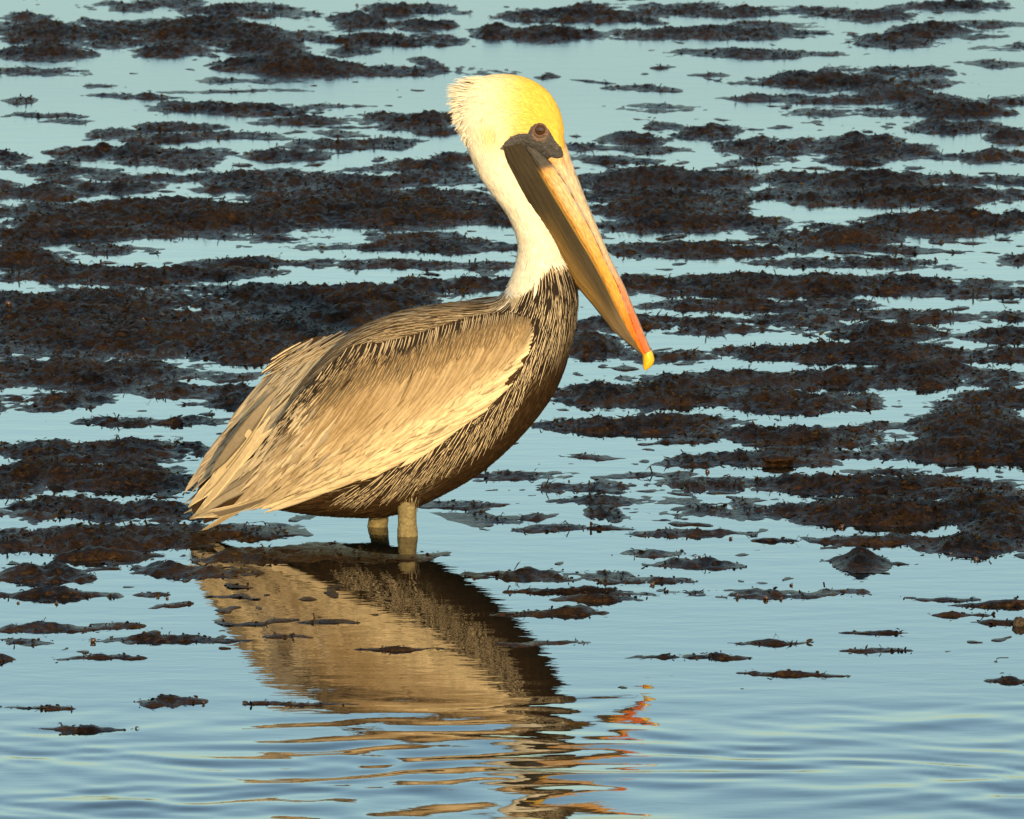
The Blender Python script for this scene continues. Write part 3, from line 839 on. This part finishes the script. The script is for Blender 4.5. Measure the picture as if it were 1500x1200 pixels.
def one_by_one(name, fset, mat, parent, n):
    """each large feather an object of its own"""
    v, f, u, c, e = fset
    nv = len(v) // n; nf = len(f) // n
    for i in range(n):
        sl = slice(i * nv, (i + 1) * nv)
        part(name, v[sl], f[i * nf:(i + 1) * nf] - i * nv, mat, parent, attrs={"cen": np.clip(c[sl], 0, 1), "edg": np.clip(e[sl], 0, 1)}, uv=u[sl])

PROF7 = np.array([0.5, 0.82, 0.97, 1.0, 0.93, 0.70, 0.10]); PROF8 = np.array([0.10, 0.55, 0.9, 1.0, 0.95, 0.72, 0.08])
def wing_feathers(patch, wing, ang):
    x, y, u, v = pick(patch, 5.2, 11, -.02, .26, -1, .80)
    les = patch.feathers(x, y, ang, uni(len(x), 30, 46), uni(len(x), 2.7, 3.7), (.0010, .0045), PROF5, col_lesser)
    x2, y2, u, v = pick(patch, 6.5, 15, .20, .56, -1, .86)
    med = patch.feathers(x2, y2, ang, uni(len(x2), 62, 92), uni(len(x2), 3.4, 5.0), (.0008, .0042), PROF5, col_median)
    x3, y3, u, v = pick(patch, 8, 20, .50, .76, -1, .80)
    med2 = patch.feathers(x3, y3, ang, uni(len(x3), 76, 112), uni(len(x3), 4.2, 6.2), (.0004, .0038), PROF5, col_median)
    xe, ye, u, v = pick(patch, 2.6, 5.0, -.02, .11, -1, .80)
    edge = patch.feathers(xe, ye, ang, uni(len(xe), 18, 34), uni(len(xe), 1.7, 2.6), (.0006, .0040), PROF5, col_lesser)
    xr, yr, u, v = pick(patch, 2.6, 5.0, .09, 1.0, -1, .085)
    edge2 = patch.feathers(xr, yr, ang, uni(len(xr), 18, 32), uni(len(xr), 1.9, 3.0), (.0004, .0038), PROF5, col_median)
    xl, yl, u, v = pick(patch, 6.0, 12, .72, 1.0, .05, .62)
    edge3 = patch.feathers(xl, yl, ang, uni(len(xl), 40, 66), uni(len(xl), 4.0, 5.6), (.0000, .0036), PROF5, col_greater)
    o = feather_obj("small_wing_coverts", [les, edge], M_STRIPE, wing)
    med2 = tuple(np.concatenate([a, b + (len(med2[0]) if k == 1 else 0)]) for k, (a, b) in enumerate(zip(med2, edge2)))
    med2 = tuple(np.concatenate([a, b + (len(med2[0]) if k == 1 else 0)]) for k, (a, b) in enumerate(zip(med2, edge3)))
    o = feather_obj("middle_wing_coverts", [med, med2], M_SOFT, wing)
    x, y, u, v = pick(patch, 11, 19, .56, .93, -.1, .80)
    L = uni(len(x), 70, 100) * np.interp(u, [0, .15, .3, 1], [.45, .7, 1, 1])
    g = patch.feathers(x, y, ang, L, uni(len(x), 6.0, 8.5), (-.0012, .0046), PROF7, col_greater)
    one_by_one("covert_feather", g, M_SOFT, wing, len(x))
    # tertials on the upper rear of the wing
    x, y, u, v = pick(patch, 10, 17, -.02, .60, .60, .80)
    g = patch.feathers(x, y, ang, uni(len(x), 70, 110), uni(len(x), 4.5, 7.0), (.0000, .0046), PROF7, col_tert)
    one_by_one("tertial_feather", g, M_SOFT, wing, len(x))
wing_feathers(near, wing, ang_near)

def long_feathers(name, patch, lines, half, lift, colf, wing, mat=M_FLIGHT):
    for (xa, ya, xb, yb) in lines:
        L = math.hypot(xb - xa, yb - ya); a = math.degrees(math.atan2(xa - xb, yb - ya))
        g = patch.feathers(np.array([xa], float), np.array([ya], float), a, np.array([L]), np.array([half * random.uniform(.85, 1.15)]), lift, PROF8, colf)
        one_by_one(name, g, mat, wing, 1)
# secondaries showing along the lower edge, then the primaries at the tip
long_feathers("secondary_feather", near, [(752, 562, 668, 628), (722, 590, 630, 654), (690, 612, 585, 682), (650, 640, 530, 706), (610, 664, 480, 720), (570, 684, 430, 735), (530, 697, 385, 744)], 6.5, (-.0030, .0024), col_greater, wing)
long_feathers("primary_feather", near, [(500, 702, 288, 771), (478, 696, 285, 770), (458, 684, 283, 767), (440, 668, 282, 763), (425, 655, 280, 758), (412, 640, 281, 752), (402, 626, 282, 746), (396, 612, 286, 737), (396, 596, 292, 725), (402, 578, 300, 709), (410, 566, 310, 694)], 9.0, (-.0030, .0085), col_flight, wing)

# far wing: the part folded over the back that shows behind the near wing
UPF = [(620, 463), (560, 474), (520, 484), (485, 489), (452, 494), (424, 512), (402, 536), (378, 566), (350, 608), (326, 645), (306, 680), (276, 742)]
LOF = [(640, 500), (590, 505), (550, 512), (515, 520), (480, 555), (455, 585), (430, 610), (410, 640), (380, 670), (350, 700), (320, 735), (285, 762)]
far = Patch(UPF, LOF, lambda u, v, P: YM + np.interp(u, [0, .3, .8, 1], [.085, .105, .075, .02]) - v * np.interp(u, [0, .3, .8, 1], [.10, .125, .09, .03]) - 0.012 * np.sin(np.pi * v), 240, 680, 440, 800)
wing2 = bpy.data.objects.new("wing", None); col.objects.link(wing2); wing2.parent = bird
v, f = far.mesh()
# outer side of the far wing: the near surface mirrored in the bird's middle plane
vn, fn = near.mesh(4, 4, 0.0); vn = vn.copy(); vn[:, 1] = 2 * YM - vn[:, 1]
part("wing_surface", np.concatenate([v, vn]), np.concatenate([f, fn[:, ::-1] + len(v)]), M_BODY, wing2, attrs={"cen": np.tile(BROWN * 2.5, (len(v) + len(vn), 1))})
x, y, u, v = pick(far, 6, 12, -.02, .45, .1, .50)
les = far.feathers(x, y, lambda u, v: 44 + 14 * (1 - v), uni(len(x), 34, 52), uni(len(x), 2.6, 3.6), (.0008, .0042), PROF5,
                   lambda u, v, r, k: (bc_(CREAM, len(u)) * (.75 + .35 * r)[:, None], lerp(bc_(BLACK, len(u)), bc_(TAN * .8, len(u)), np.clip(v * 1.6 + r * .5, 0, 1))))
feather_obj("small_wing_coverts", [les], M_STRIPE, wing2)
x, y, u, v = pick(far, 9, 15, -.02, .95, .22, .84)
g = far.feathers(x, y, lambda u, v: 37 + 4 * v, uni(len(x), 55, 95), uni(len(x), 4.5, 7.0), (.0000, .0048), PROF7,
                 col_tert)
one_by_one("covert_feather", g, M_SOFT, wing2, len(x))
long_feathers("primary_feather", far, [(372, 590, 298, 690), (378, 600, 290, 706), (384, 612, 283, 722), (392, 628, 277, 736), (400, 640, 272, 744)], 7.0, (-.0050, .0055), col_flight, wing2)
# tail
tail = bpy.data.objects.new("tail", None); col.objects.link(tail); tail.parent = bird
long_feathers("tail_feather", far, [(392, 690, 270, 748), (394, 694, 272, 753), (396, 698, 276, 758), (400, 702, 281, 764)], 8.0, (-.010, -.006), col_flight, tail)

# ---- bill
AX0 = np.array([776., 214.]); AX1 = np.array([952., 524.]); AXD = (AX1 - AX0); AXL = np.linalg.norm(AXD); AXD /= AXL
def contour(pts):
    p = np.array(pts, float); s = (p - AX0) @ AXD / AXL
    return lambda q: np.stack([np.interp(q, s, p[:, 0]), np.interp(q, s, p[:, 1])], -1)
cR = contour([(822, 190), (831, 216), (840, 243), (856, 286), (878, 339), (897, 384), (914, 417), (932, 460), (945, 492), (954, 513)])
cB = contour([(770, 206), (788, 220), (807, 238), (830, 271), (852, 311), (870, 345), (885, 378), (904, 416), (920, 456), (933, 492), (945, 519)])
cA = contour([(764, 210), (777, 229), (797, 262), (820, 300), (844, 340), (864, 373), (883, 408), (900, 444), (917, 478), (942, 521)])
cC = contour([(733, 216), (742, 238), (758, 270), (776, 306), (797, 342), (815, 378), (838, 412), (868, 447), (897, 484), (928, 511), (941, 521)])
bill = bpy.data.objects.new("bill", None); col.objects.link(bill); bill.parent = bird
q = np.linspace(0, 1, 90)
def bill_w(qq): return np.interp(qq, [-.1, 0, .15, .3, .5, .7, .9, 1.0], [.026, .026, .0255, .0225, .018, .0145, .012, .010])

def to3(p2, yo):
    return W(p2[..., 0], p2[..., 1], YM + yo)

# upper mandible
qs = np.linspace(0.085, 0.985, 100); ph = np.linspace(-np.pi / 2, np.pi / 2, 25)
Q, PH = np.meshgrid(qs, ph, indexing='ij')
fr = np.cos(PH) ** 0.75
ridge = 0.05 * np.exp(-((fr - 0.62) / 0.06) ** 2)
Qr = Q - 0.05 * fr * sstep(.30, .085, Q)
p2 = cB(Q) * (1 - fr[..., None]) + cR(Qr) * fr[..., None]
V = to3(p2, np.sin(PH) * (1 - ridge) * (bill_w(Q) * 0.97))
nz = 0.5 + 0.5 * vnoise(Q * 9, fr * 5, 41)
base = lerp(np.broadcast_to(np.array([.50, .26, .09]), (*Q.shape, 3)), np.broadcast_to(np.array([.46, .345, .225]), (*Q.shape, 3)), sstep(.10, .22, Q + .06 * nz))
base = lerp(base, np.broadcast_to(np.array([.40, .235, .155]), base.shape), .75 * sstep(.45, .15, fr) * sstep(.10, .25, Q) * (0.4 + .6 * nz))
base = lerp(base, np.broadcast_to(np.array([.46, .095, .03]), base.shape), sstep(.48, .86, Q + .12 * (nz - .5)) * (.95 - .35 * sstep(.5, .9, fr)))
base = lerp(base, np.broadcast_to(np.array([.30, .14, .09]), base.shape), .75 * sstep(.72, .95, fr) * sstep(.62, .85, Q))
base = lerp(base, np.broadcast_to(np.array([.20, .13, .09]), base.shape), .8 * np.exp(-((fr - .60) / .045) ** 2) * sstep(.03, .08, Q) * sstep(.24, .12, Q))
uvb = np.stack([Q, fr], -1).reshape(-1, 2)
n1, n2 = Q.shape
Vu = V.reshape(-1, 3); Fu = grid_faces(n1, n2)
under = np.stack([np.arange(n1 - 1) * n2, np.arange(n1 - 1) * n2 + n2 - 1, np.arange(1, n1) * n2 + n2 - 1, np.arange(1, n1) * n2], -1)
part("upper_mandible", Vu, np.concatenate([Fu, under]), M_BILL, bill, attrs={"cen": base.reshape(-1, 3)}, uv=uvb)
# lower mandible
qs = np.linspace(-0.03, 0.975, 100); kf = np.array([0, .06, .3, .6, .94, 1.0, 1.0, .94, .6, .3, .06, 0]); ky = np.array([.93, 1.0, 1.06, 1.06, 1.0, .9, -.9, -1.0, -1.06, -1.06, -1.0, -.93])
Q, KF = np.meshgrid(qs, kf, indexing='ij'); KY = np.broadcast_to(ky, Q.shape)
gap = 0.04
p2 = cB(Q) * (1 - (gap + KF * (1 - gap)))[..., None] + cA(Q) * (gap + KF * (1 - gap))[..., None]
V = to3(p2, KY * bill_w(Q) * 1.04)
nz = 0.5 + 0.5 * vnoise(Q * 12, KF * 3, 42)
base = lerp(np.broadcast_to(np.array([.05, .045, .042]), (*Q.shape, 3)), np.broadcast_to(np.array([.48, .27, .10]), (*Q.shape, 3)), sstep(.11, .15, Q + .03 * nz))
base = lerp(base, np.broadcast_to(np.array([.47, .33, .20]), base.shape), sstep(.12, .2, Q) * sstep(.42, .3, Q) * (.5 + .5 * nz) * sstep(.95, .6, KF))
base = lerp(base, np.broadcast_to(np.array([.52, .24, .05]), base.shape), sstep(.42, .62, Q))
base = lerp(base, np.broadcast_to(np.array([.62, .12, .010]), base.shape), sstep(.68, .9, Q))
base = lerp(base, np.broadcast_to(np.array([.50, .23, .04]), base.shape), .8 * sstep(.8, .97, KF) * sstep(.08, .15, Q))
part("lower_mandible", V.reshape(-1, 3), grid_faces(len(qs), len(kf), True), M_BILL, bill, attrs={"cen": base.reshape(-1, 3)}, uv=np.stack([Q, KF], -1).reshape(-1, 2))
# throat pouch
qs = np.linspace(-0.06, 0.97, 120); ph = np.linspace(-np.pi / 2, np.pi / 2, 41)
Q, PH = np.meshgrid(qs, ph, indexing='ij'); fr = np.cos(PH)
wp = np.interp(Q, [-.1, 0, .12, .25, .4, .6, .8, 1], [.043, .046, .044, .039, .030, .021, .014, .009])
fold = 0.06 * np.sin(fr * 34 + 3 * vnoise(Q * 4, fr * 2, 45)) * sstep(.05, .3, fr)
p2 = cA(Q) * (1 - fr[..., None]) + cC(Q) * fr[..., None]
V = to3(p2, np.sign(np.sin(PH)) * np.abs(np.sin(PH)) ** np.interp(Q, [-.06, .15, .3, .5], [.22, .32, .55, .8]) * wp * (1 + fold * 0.6))
nz = 0.5 + 0.5 * vnoise(Q * 3, fr * 22, 46)
base = np.broadcast_to(np.array([.034, .026, .015]), (*Q.shape, 3))
base = lerp(base, np.broadcast_to(np.array([.070, .052, .030]), base.shape), .8 * sstep(.3, .75, Q) * nz)
base = lerp(base, np.broadcast_to(np.array([.27, .155, .036]), base.shape), sstep(.25, .95, fr) * sstep(.22, .42, Q) * sstep(1.0, .62, Q) * (.2 + .6 * nz))
base = lerp(base, np.broadcast_to(np.array([.20, .14, .08]), base.shape), .6 * sstep(.65, .9, Q))
base = lerp(base, np.broadcast_to(np.array([.38, .23, .05]), base.shape), .8 * sstep(.07, .0, fr) * sstep(.08, .14, Q))
part("throat_pouch", V.reshape(-1, 3), grid_faces(*Q.shape), M_POUCH, bill, attrs={"cen": base.reshape(-1, 3)}, uv=np.stack([Q, fr], -1).reshape(-1, 2))
# hooked nail
path = np.array([(938, 494), (944, 505), (948, 515), (950, 525), (949, 533), (946, 539), (945, 543)], float)
rad = np.array([.0045, .0072, .0090, .0095, .0078, .0045, .0006])
V = []
for (a, b), r in zip(path, rad):
    for k in range(14):
        an = 2 * np.pi * k / 14
        V.append(to3(np.array([a + r * 1000 * .95 * math.cos(an), b + r * 250 * math.cos(an)]), r * .95 * math.sin(an)))
part("bill_hook", np.array(V), grid_faces(len(path), 14, True), M_NAIL, bill)

# ---- face: bare skin and eye
def near_hit(x, y):
    a = W(x, y, YM); h = bvh.ray_cast(Vector((a[0], -1, a[2])), Vector((0, 1, 0)))
    return h
gxs = np.arange(730, 828, 1.0); gys = np.arange(174, 243, 1.0)
GX, GY = np.meshgrid(gxs, gys, indexing='ij')
ins = inside(FACE, GX, GY)
Vf = np.zeros((*GX.shape, 3)); okf = np.zeros(GX.shape, bool)
for i in range(GX.shape[0]):
    for j in range(GX.shape[1]):
        lo_i, hi_i, lo_j, hi_j = max(i - 1, 0), i + 2, max(j - 1, 0), j + 2
        if not ins[lo_i:hi_i, lo_j:hi_j].any(): continue
        h = near_hit(GX[i, j], GY[i, j])
        if h[0] is None: continue
        d_edge = ins[max(i - 3, 0):i + 4, max(j - 3, 0):j + 4].mean()
        lift = 0.0006 + 0.0026 * d_edge + 0.0007 * float(vnoise(np.array(GX[i, j] * .16), np.array(GY[i, j] * .3), 77)) + 0.0012 * math.exp(-(((GX[i, j] - 791) ** 2 + (GY[i, j] - 190) ** 2) / 90.0))
        a = W(GX[i, j], GY[i, j], h[0].y)
        Vf[i, j] = np.array(h[0]) + np.array(h[1]) * np.sign(-h[1].y) * lift; okf[i, j] = True
fi = grid_faces(*GX.shape); okv = okf.ravel()
fi = fi[okv[fi].all(1)]
uq, inv = np.unique(fi.ravel(), return_inverse=True)
vf = Vf.reshape(-1, 3)[uq]; fx_, fy_ = GX.ravel()[uq], GY.ravel()[uq]
skin = np.tile(np.array([.056, .053, .054]), (len(uq), 1))
skin = lerp(skin, np.tile(np.array([.17, .105, .08]), (len(uq), 1)), np.exp(-((np.hypot(fx_ - 791, fy_ - 190) - 9.5) / 2.6) ** 2))
skin = lerp(skin, np.tile(np.array([.10, .085, .07]), (len(uq), 1)), .7 * sstep(0, 1, vnoise(fx_ * .12, fy_ * .12, 51)))
gl = np.abs((fx_ - 769) * (238 - 207) - (fy_ - 207) * (807 - 769)) / math.hypot(31, 38)
skin = lerp(skin, np.tile(np.array([.012, .010, .010]), (len(uq), 1)), .85 * np.exp(-(gl / 1.6) ** 2) * sstep(766, 772, fx_))
vm = vf.copy(); vm[:, 1] = 2 * YM - vm[:, 1]
f4 = inv.reshape(-1, 4)
part("facial_skin", np.concatenate([vf, vm]), np.concatenate([f4, f4[:, ::-1] + len(vf)]), M_FACE, bodyo, attrs={"cen": np.concatenate([skin, skin])})

def ball(c, r, seg=20, rings=12, sq=(1, 1, 1)):
    th_ = np.linspace(0, np.pi, rings); ph_ = np.linspace(0, 2 * np.pi, seg, endpoint=False)
    A, B_ = np.meshgrid(th_, ph_, indexing='ij')
    V = np.stack([np.sin(A) * np.cos(B_) * sq[0], np.cos(A) * sq[1], np.sin(A) * np.sin(B_) * sq[2]], -1) * r + np.asarray(c)
    return V.reshape(-1, 3), grid_faces(rings, seg, True)
h = near_hit(791, 190)
for s_ in (1, -1):
    c = np.array(W(791, 190, h[0].y)); c[1] -= 0.0022
    if s_ < 0: c[1] = 2 * YM - c[1]
    v, f = ball(c, .0088)
    eye = part("eye", v, f, M_IRIS, bodyo)
    v, f = ball(c + np.array([0, -.0018 * s_, 0]), .0076, sq=(.70, 1, .70))
    part("pupil", v, f, M_EYE, eye)
    # lid ring
    A, B_ = np.meshgrid(np.linspace(0, 2 * np.pi, 28, endpoint=False), np.linspace(0, 2 * np.pi, 10, endpoint=False), indexing='ij')
    R0, r0 = .0090, .0017
    v = np.stack([(R0 + r0 * np.cos(B_)) * np.cos(A), -s_ * (.0034 + r0 * np.sin(B_)), (R0 + r0 * np.cos(B_)) * np.sin(A)], -1) + c
    v = np.concatenate([v, v[:1]], 0)
    part("eyelid", v.reshape(-1, 3), grid_faces(29, 10, True), M_FACE, eye, attrs={"cen": np.tile(np.array([.12, .075, .06]), (290, 1))})

# ---- legs with feathered thighs
def leg(base, top_px, lean, lab):
    zz = np.linspace(-0.05, 0.085, 46); seg = 22
    V = []
    for z in zz:
        r = .0118 + .0022 * math.exp(-((z - 0.004) / .012) ** 2) + .0012 * math.exp(-((z - .04) / .02) ** 2) + .00028 * math.sin(z * 900)
        for k in range(seg):
            a = 2 * np.pi * k / seg
            V.append((base[0] + lean * z + r * 1.08 * math.cos(a), base[1] + r * math.sin(a), z))
    V = np.array(V)
    c = np.tile(np.array([.165, .130, .064]), (len(V), 1)) * (0.85 + .3 * _h(np.floor(V[:, 2] * 300), np.floor(V[:, 0] * 100), 3))[:, None]
    o = part("leg", V, grid_faces(len(zz), seg, True), M_LEG, bird, attrs={"cen": c})
    return o
leg((0.0, 0.0), None, -0.02, "")
gl_ = G(553, 771)
leg((gl_[0], gl_[1]), None, 0.15, "")

class Loft:      # thigh: a cone of streaked feathers running down into the leg
    pass
def thigh(top, bot, r0, r1, ny, seed):
    n = 420
    r = np.random.default_rng(seed)
    s0 = r.uniform(0, .72, n); a0 = r.uniform(0, 2 * np.pi, n)
    top = np.array(top); bot = np.array(bot)
    def pt(s, a):
        c = top + (bot - top) * s[:, None]
        rad_ = r0 + (r1 - r0) * np.clip(s, 0, 1) ** .8
        d = np.stack([np.cos(a) * 1.0, np.sin(a) * ny, 0 * a], -1)
        return c + d * rad_[:, None], d / np.linalg.norm(d, axis=-1, keepdims=True)
    K1 = 5; P = np.zeros((K1, n, 3)); N = np.zeros((K1, n, 3)); L = r.uniform(.26, .42, n)
    for k in range(K1):
        p, d = pt(s0 + L * k / (K1 - 1), a0)
        P[k] = p + d * (.001 + .003 * k / (K1 - 1)); N[k] = d
    V, F, uv, fi_ = blades(P, N, r.uniform(.0022, .0032, n), PROF5)
    dk = (s0[:, None] * .45 + .0)
    c = np.tile(CREAM, (n, 1)) * (1 - dk); e = np.tile(BROWN * .6, (n, 1))
    A_, S_ = np.meshgrid(np.linspace(0, 2 * np.pi, 24, endpoint=False), np.linspace(0, 1.0, 14), indexing='ij')
    pc, _ = pt(S_.T.ravel(), A_.T.ravel())
    return (V, F, uv, c[fi_], e[fi_]), (pc, grid_faces(14, 24, True))
tp = W(607, 660, YM - .066)
fs, (pc, fc) = thigh(tp, (0.0, 0.0, 0.046), .042, .0125, .62, 5)
part("thigh", pc, fc, M_BODY, bodyo, attrs={"cen": np.tile(BROWN, (len(pc), 1))})
feather_obj("thigh_feathers", [fs], M_LINE, bodyo)
tp2 = W(590, 690, YM + .05)
fs, (pc, fc) = thigh(tp2, (gl_[0] + .006, gl_[1], 0.045), .036, .0125, .62, 6)
part("thigh", pc, fc, M_BODY, bodyo, attrs={"cen": np.tile(BROWN, (len(pc), 1))})
# flank stripes just below the wing's lower edge
xs = uni(380, 520, 800); lo = np.array(LON)
yl = np.interp(xs, lo[::-1, 0], lo[::-1, 1])
ys = yl + uni(380, -16, 26) * np.interp(xs, [520, 600, 760], [.3, .9, 1.0])
def flank_paths():
    n = len(xs); K1 = 5; P = np.zeros((K1, n, 3)); N = np.zeros((K1, n, 3)); ok = np.ones(n, bool)
    ang = np.radians(np.interp(xs, [520, 620, 700, 800], [56, 40, 30, 22]) + rng.normal(0, 4, n)); L = uni(n, 26, 48)
    for i in range(n):
        for k in range(K1):
            x_ = xs[i] - math.sin(ang[i]) * L[i] * k / (K1 - 1); y_ = ys[i] + math.cos(ang[i]) * L[i] * k / (K1 - 1)
            h = near_hit(x_, y_)
            if h[0] is None: ok[i] = False; break
            nn = np.array(h[1]); nn *= np.sign(-nn[1] + 1e-9)
            P[k, i] = np.array(h[0]) + nn * (.003 + .004 * k / (K1 - 1)); N[k, i] = nn
    return P[:, ok], N[:, ok]
P, N = flank_paths()
V, F, uv, fi_ = blades(P, N, uni(P.shape[1], .0024, .0034), PROF5)
n = P.shape[1]
feather_obj("flank_feathers", [(V, F, uv, (np.tile(CREAM, (n, 1)) * uni(n, .8, 1.1)[:, None])[fi_], np.tile(BLACK * 1.3, (n, 1))[fi_])], M_LINE, bodyo)

# ================================================================== SMALL THINGS ON THE FLAT
def ground_z(x, y):
    i = int(np.clip(np.searchsorted(gx, x), 1, len(gx) - 2)); j = int(np.clip(np.searchsorted(gy, y), 1, len(gy) - 2))
    return max(float(Z[i - 1:i + 1, j - 1:j + 1].max()), 0.0)

def snail_mesh():
    """a coiled cone: turban shell with its aperture"""
    V = []; n, seg = 46, 10
    for i in range(n):
        k = i / (n - 1); a = k * 2 * np.pi * 3.2
        R = .52 * k ** 1.25 * .55; r = .05 + .42 * k ** 1.25
        c = np.array([R * math.cos(a), R * math.sin(a), 1.15 * (1 - k)])
        o_ = np.array([math.cos(a), math.sin(a), 0])
        for j in range(seg):
            b = 2 * np.pi * j / seg
            V.append(c + o_ * r * math.cos(b) + np.array([0, 0, r * .9 * math.sin(b)]))
    return mesh_np("mud_snail", np.array(V), grid_faces(n, seg, True))
sn = snail_mesh(); sn.materials.append(M_SHELL)
SN_LAB = {(1122, 876): "amber snail shell glowing in the sun on the long seaweed strip", (137, 940): "round brown snail at the end of the thin seaweed strand",
          (1232, 760): "amber snail at the mud bank's water edge behind the pointed mound"}
for (a, b, s) in [(1122, 876, 7.5), (1080, 873, 4.5), (957, 857, 7), (1159, 858, 4.5), (1144, 878, 4), (1232, 760, 7), (1036, 692, 6), (1430, 820, 6), (1392, 812, 4.5),
                  (12, 445, 9), (137, 538, 5), (137, 940, 8), (83, 873, 5), (27, 884, 4.5), (245, 877, 4.5), (298, 1029, 4), (357, 1030, 5),
                  (1025, 817, 4.5), (118, 425, 5), (210, 460, 4), (236, 459, 4), (187, 503, 4), (1070, 790, 5), (1075, 745, 4), (1285, 700, 5), (1330, 98, 4), (523, 8, 4)]:
    g = G(a, b); z = ground_z(g[0], g[1])
    g = G(a, b, z); r = s / 1000.0 * np.linalg.norm(g - CAM) / D
    o = bpy.data.objects.new("mud_snail", sn); col.objects.link(o)
    o.location = (g[0], g[1], ground_z(g[0], g[1]) + r * .12); o.scale = (r * .85,) * 3
    o.rotation_euler = (random.uniform(-1.2, 1.2), random.uniform(-1.0, 1.0), random.uniform(0, 6.28))
    lab = SN_LAB.get((a, b))
    tag(o, lab or "tiny brown snail shell on the dark tidal flat", "snail", None if lab else "snails on the tidal flat")

# a wet stone at the right edge and a gleaming brown lump on the bank
def stone(name, a, b, r, sq, lab, cat, mat, seed):
    g = G(a, b)
    v, f = ball((0, 0, 0), r, 28, 18)
    n_ = 1 + .22 * vnoise(v[:, 0] / r * 1.6 + seed, v[:, 1] / r * 1.6 + v[:, 2] / r * 1.1, seed) + .10 * vnoise(v[:, 0] / r * 5, v[:, 2] / r * 5 + seed, seed + 1)
    v = v * n_[:, None] * np.array(sq)
    o = link(name, mesh_np(name, v, f), None, [mat]); o.location = (g[0], g[1], ground_z(g[0], g[1]) + r * sq[2] * .3)
    tag(o, lab, cat)
stone("stone", 1494, 917, .011, (1.0, 1.1, .9), "dark rounded wet stone beside the seaweed clumps", "stone", M_STONE, 3)
stone("mud_lump", 1138, 680, .014, (1.7, 1.3, .5), "low dull reddish-brown lump on the narrow mud bank", "mud lump", M_LUMP, 9)
